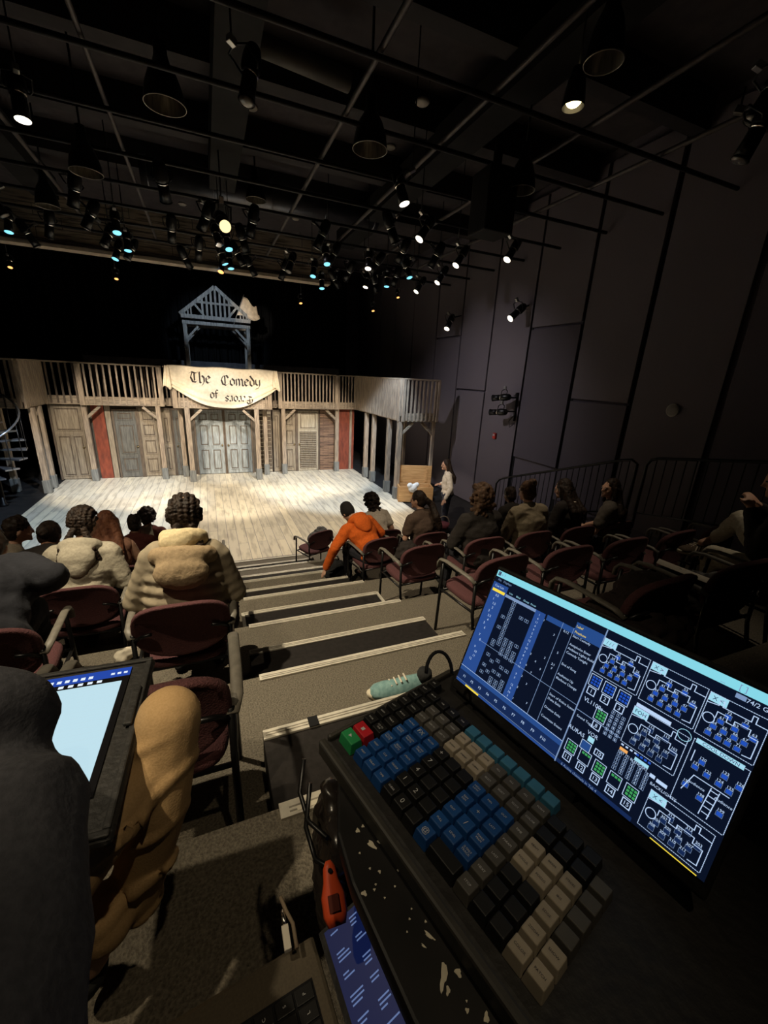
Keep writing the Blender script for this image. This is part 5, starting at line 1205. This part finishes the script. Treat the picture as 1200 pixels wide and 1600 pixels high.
# laptop at the bottom edge
LZ = 2.60
p0 = at(490, 1458, z=LZ); p1 = at(268, 1592, z=LZ)
lx = (p0 - p1); lx.z = 0; LD = .235; lx.normalize(); ly = V((lx.y, -lx.x, 0))          # ly runs from that edge towards the camera
lap = thing('laptop', 'open dark laptop at the bottom edge of the picture', 'laptop')
lap.matrix_world = Matrix(((lx.x, ly.x, 0, p0.x), (lx.y, ly.y, 0, p0.y), (0, 0, 1, p0.z), (0, 0, 0, 1)))
B().box(-LD, 0, 0, .33, -.018, 0).build('deck', pm('dark_bronze_deck', (.14, .115, .08), (.115, .095, .068), 300, .4, .3), lap, bevel=.006)
B().box(-.155, -.018, .045, .285, 0, .001).build('key_well', BLACK, lap)
for i in range(5):
    for j in range(12):
        x = -.152 + i * .0268; y = .048 + j * .0196
        o = B().box(x, x + .0245, y, y + .0175, .001, .0035).build('laptop_key', KC['k'], lap, bevel=.001)
        if j < 6:
            b = B(); s = 'QWERTASDFGZXCV1234567890PLMN'[(i * 6 + j) % 28]; put_text(b, s, lambda X, Y: (x + .012 - Y, y + .009 - X, .0042), .006); b.build('legend', LEG, o)
lm = B(); LW = .22; d = V((.90, 0, .42)).normalized()
def lp(u, v, off=0): return V((.006, .0, .002)) + V((d.x * u, 0.0 + v, d.z * u)) + V((-d.z, 0, d.x)) * off
lm.hexa([lp(0, .005, -.004), lp(LW, .005, -.004), lp(LW, .325, -.004), lp(0, .325, -.004), lp(0, .005, 0), lp(LW, .005, 0), lp(LW, .325, 0), lp(0, .325, 0)])
lid = lm.build('lid', BODY, lap)
lb = B(); lb.face([lp(.008, .010, .0006), lp(LW - .01, .010, .0006), lp(LW - .01, .32, .0006), lp(.008, .32, .0006)])
lb.mi = 1; rr = random.Random(4)
for i in range(11):
    v = .018 + i * .024
    for c in range(4):
        u = .016 + c * .032
        for q in range(rr.randint(1, 3)):
            vv = v + q * .0045; L_ = rr.uniform(.008, .022); lb.face([lp(u, vv, .0011), lp(u + L_, vv, .0011), lp(u + L_, vv + .0018, .0011), lp(u, vv + .0018, .0011)])
lb.build('screen', [glow('laptop_screen_navy', (.006, .011, .055), .8), glow('laptop_screen_text', (.13, .20, .42), .8)], lid)
# bag hanging beside the desk with the orange tool
t = thing('tool_pouch', 'glossy black pouch with straps hanging beside the desk', 'pouch', D(522, 1320, .93) + V((0, 0, -.10)))
B().ell((0, -.02, .03), (.035, .07, .14)).ell((.010, .05, .05), (.03, .05, .13)).fuse('body', pm('glossy_black_vinyl', (.02, .016, .014), None, 12, .25, spec=.6), t, .010, 3, .012, .06)
for k in range(2): B().tube([(-.03, .10 - k * .05, .20), (-.045, .07 - k * .05, .16 - k * .02), (-.04, .02 - k * .05, .15 - k * .02), (-.02, -.03 - k * .05, .17)], .004, 6).build('strap', STEEL, t)
q0, q1 = at(514, 1356, z=2.72), at(524, 1425, z=2.70)
t = thing('orange_tool', 'bright orange plastic tool with a hole tucked in the pouch', 'tool', q0)
dv_ = (q1 - q0); L_ = dv_.length; t.rotation_euler = dv_.to_track_quat('Y', 'Z').to_euler()
b = B(); rs = []
for y, w_ in ((-.008, .004), (0, .009), (.015, .011), (.03, .0165), (.05, .0165), (.062, .012), (L_ + .012, .007)): rs.append([V((w_ * math.cos(a), y, .006 * math.sin(a))) for a in [2 * PI * j / 12 for j in range(12)]])
b.rings(rs).build('handle', pm('orange_plastic', (.80, .10, .03), None, 9, .4), t, smooth=True)
B().box(-.006, .008, .030, .048, .004, .0085).build('slot', pm('tool_slot', (.12, .02, .01)), t)
B().lathe([(0, .003), (.0085, .003)], (0, .004, 0), (0, 0, 1), 10).build('hole', BLACK, t)
q0 = at(447, 1462, z=2.62)
t = thing('cable_plug', 'white cable plug with metal tip beside the laptop', 'plug', q0)
B().box(-.005, .005, -.018, .012, -.004, .004).build('plug_body', pm('white_plastic', (.65, .6, .5)), t, bevel=.001)
B().lathe([(0, .003), (.02, .003)], (0, .012, 0), (0, 1, 0), 8).build('tip', CHROME, t); B().tube([(.012, -.02, 0), (.012, .01, .0), (.005, .03, 0), (.0, .05, .0)], .003, 6).build('cord', pm('tan_cord', (.2, .15, .1)), t)

# ================================================================ HAND RAIL by the right wall
XR = 6.02
def rail(label, ya, yb_, za, zb):
    t = thing('handrail', label, 'railing', (XR, ya, za), 0, 'black steel handrails beside the seating')
    dy, dz = yb_ - ya, zb - za; f = lambda u, h: V((0, dy * u, dz * u + h))
    B().tube([f(0, .12), f(0, .90), f(.03, .98), f(.08, 1.0), f(.92, 1.0), f(.97, .98), f(1, .9), f(1, .12)], .022, 8).build('top_rail', STEEL, t, smooth=True)
    B().tube([f(0, .15), f(1, .15)], .014, 8).build('lower_rail', STEEL, t)
    n_ = int(abs(dy) / .13)
    for k in range(1, n_): B().tube([f(k / n_, .15), f(k / n_, 1.0)], .008, 6).build('baluster', STEEL, t)
    for u in (0, 1): B().tube([f(u, -.1), f(u, .2)], .022, 8).build('foot', STEEL, t)
rail('lower black handrail sloping down behind the seated audience', 7.5, 4.25, .30, 1.42)
rail('upper black handrail by the dark wall', 4.1, 2.2, 1.44, 1.75)
rail('nearest black handrail lost in the dark at the right', 2.1, .3, 1.75, 2.1)

# ================================================================ LOOSE THINGS
def bundle(name, label, cat, loc, parts, mat, disp=.02, group=None, vox=.014, rz=0):
    b = B()
    for c, r in parts: b.ell(c, r)
    o = b.fuse(name, mat, None, vox, 4, disp, .10); o.location = loc; o.rotation_euler.z = rz; return tag(o, label, cat, group)
t = thing('backpack', 'black backpack on the aisle floor under the orange sleeve', 'bag', (1.46, 4.98, tz(4)))
B().ell((0, 0, .15), (.17, .11, .16)).ell((0, -.07, .10), (.13, .05, .10)).fuse('body', cloth('black_nylon', (.014, .014, .015)), t, .012, 4, .012, .08)
B().tube([(-.05, 0, .30), (-.03, 0, .36), (.03, 0, .36), (.05, 0, .30)], .010, 6).build('handle', cloth('black_nylon', (.01, .01, .01)), t); B().box(-.09, .09, -.125, -.118, .12, .128).build('zip', CHROME, t)
bundle('coat', 'dark coat draped over the aisle chair beyond the puffer vest', 'coat', (-.14, ty(3) + .16, tz(3) + .42), [((0, .05, .20), (.24, .14, .26)), ((.12, 0, .0), (.14, .12, .28)), ((-.1, .12, .05), (.18, .16, .14))], cloth('dark_plum_coat', (.045, .032, .034)))
bundle('handbag', 'grey bag on the front row aisle chair', 'bag', (1.66, ty(6) + .36, tz(6) + .60), [((0, 0, 0), (.20, .14, .14)), ((.05, .05, .1), (.12, .1, .1))], cloth('grey_bag_canvas', (.09, .085, .08)))
bundle('coat', 'black puffer coat bundled beside the ponytailed person', 'coat', (2.22, ty(4) + .10, tz(4) + .55), [((0, 0, 0), (.16, .14, .22)), ((.1, .05, -.15), (.14, .14, .16))], cloth('black_puffer_nylon', (.028, .022, .020)))
o = bundle('clothes_pile', 'patterned clothes heaped on the chair right of the monitor', 'clothes', (2.72, ty(1) + .34, tz(1) + .53), [((0, 0, 0), (.26, .20, .09)), ((.15, -.1, .05), (.14, .13, .08)), ((-.15, .08, .05), (.15, .12, .08))], pm('floral_cloth', (.16, .15, .14), (.01, .01, .012), 22, .9, 0, .5), .02)
bundle('jacket_heap', 'dark brown jacket spread behind the right end of the monitor', 'jacket', (2.0, ty(1) + .2, tz(1) + .55), [((0, 0, 0), (.32, .22, .12)), ((.2, .1, .08), (.2, .15, .1))], cloth('dark_brown_jacket', (.030, .020, .017)))
t = tag(B().box(-.12, .12, -.16, .16, -.001, .001).build('paper_sheet', pm('white_paper', (.50, .45, .36)), None), 'curled white paper on the clothes heap', 'paper'); t.location = (2.62, ty(1) + .36, tz(1) + .66); t.rotation_euler = (.15, .2, .5)
t = tag(B().box(-.07, .07, -.1, .1, -.001, .001).build('paper_sheet', pm('white_paper', (.5, .5, .5))), 'white page held up near the two small heads', 'paper'); t.location = (-.86, ty(5) + .55, tz(5) + .95); t.rotation_euler = (1.0, 0, .3)
t = tag(B().box(-.03, .03, -.04, .04, -.002, .002).build('phone', glow('dim_phone_screen', (.25, .24, .22), .5)), 'lit phone held by the person at the far right', 'phone'); t.location = at(1180, 786, y=1.62); t.rotation_euler = (.8, .1, .6)
bundle('crumpled_paper', 'crumpled white paper on the floor under the puffer vest chair', 'paper', at(193, 1026, z=tz(2) + .045), [((0, 0, 0), (.06, .05, .05)), ((.04, 0, .03), (.04, .04, .04))], pm('white_paper', (.6, .6, .6)), .012, vox=.008)
t = thing('hoop_basket', 'small basket with a white hoop handle by the standing woman', 'basket', (4.35, 6.95, .45))
B().lathe([(0, .10), (.12, .14)], (0, 0, 0), (0, 0, 1), 18).build('bowl', pm('pink_fabric', (.35, .10, .14)), t)
B().tube([(.15 * math.cos(a), 0, .10 + .17 * math.sin(a)) for a in [PI * j / 14 for j in range(15)]], .012, 8).build('handle', C_WHT, t)
t2 = thing('side_stool', 'low stool under the hoop basket', 'stool', (4.35, 6.95, 0))
B().lathe([(.40, .17), (.445, .17)], (0, 0, 0), (0, 0, 1), 18).build('seat', BLACK, t2)
for a in (0, 2.1, 4.2): B().tube([(.12 * math.cos(a), .12 * math.sin(a), .40), (.16 * math.cos(a), .16 * math.sin(a), 0)], .012, 6).build('leg', STEEL, t2)
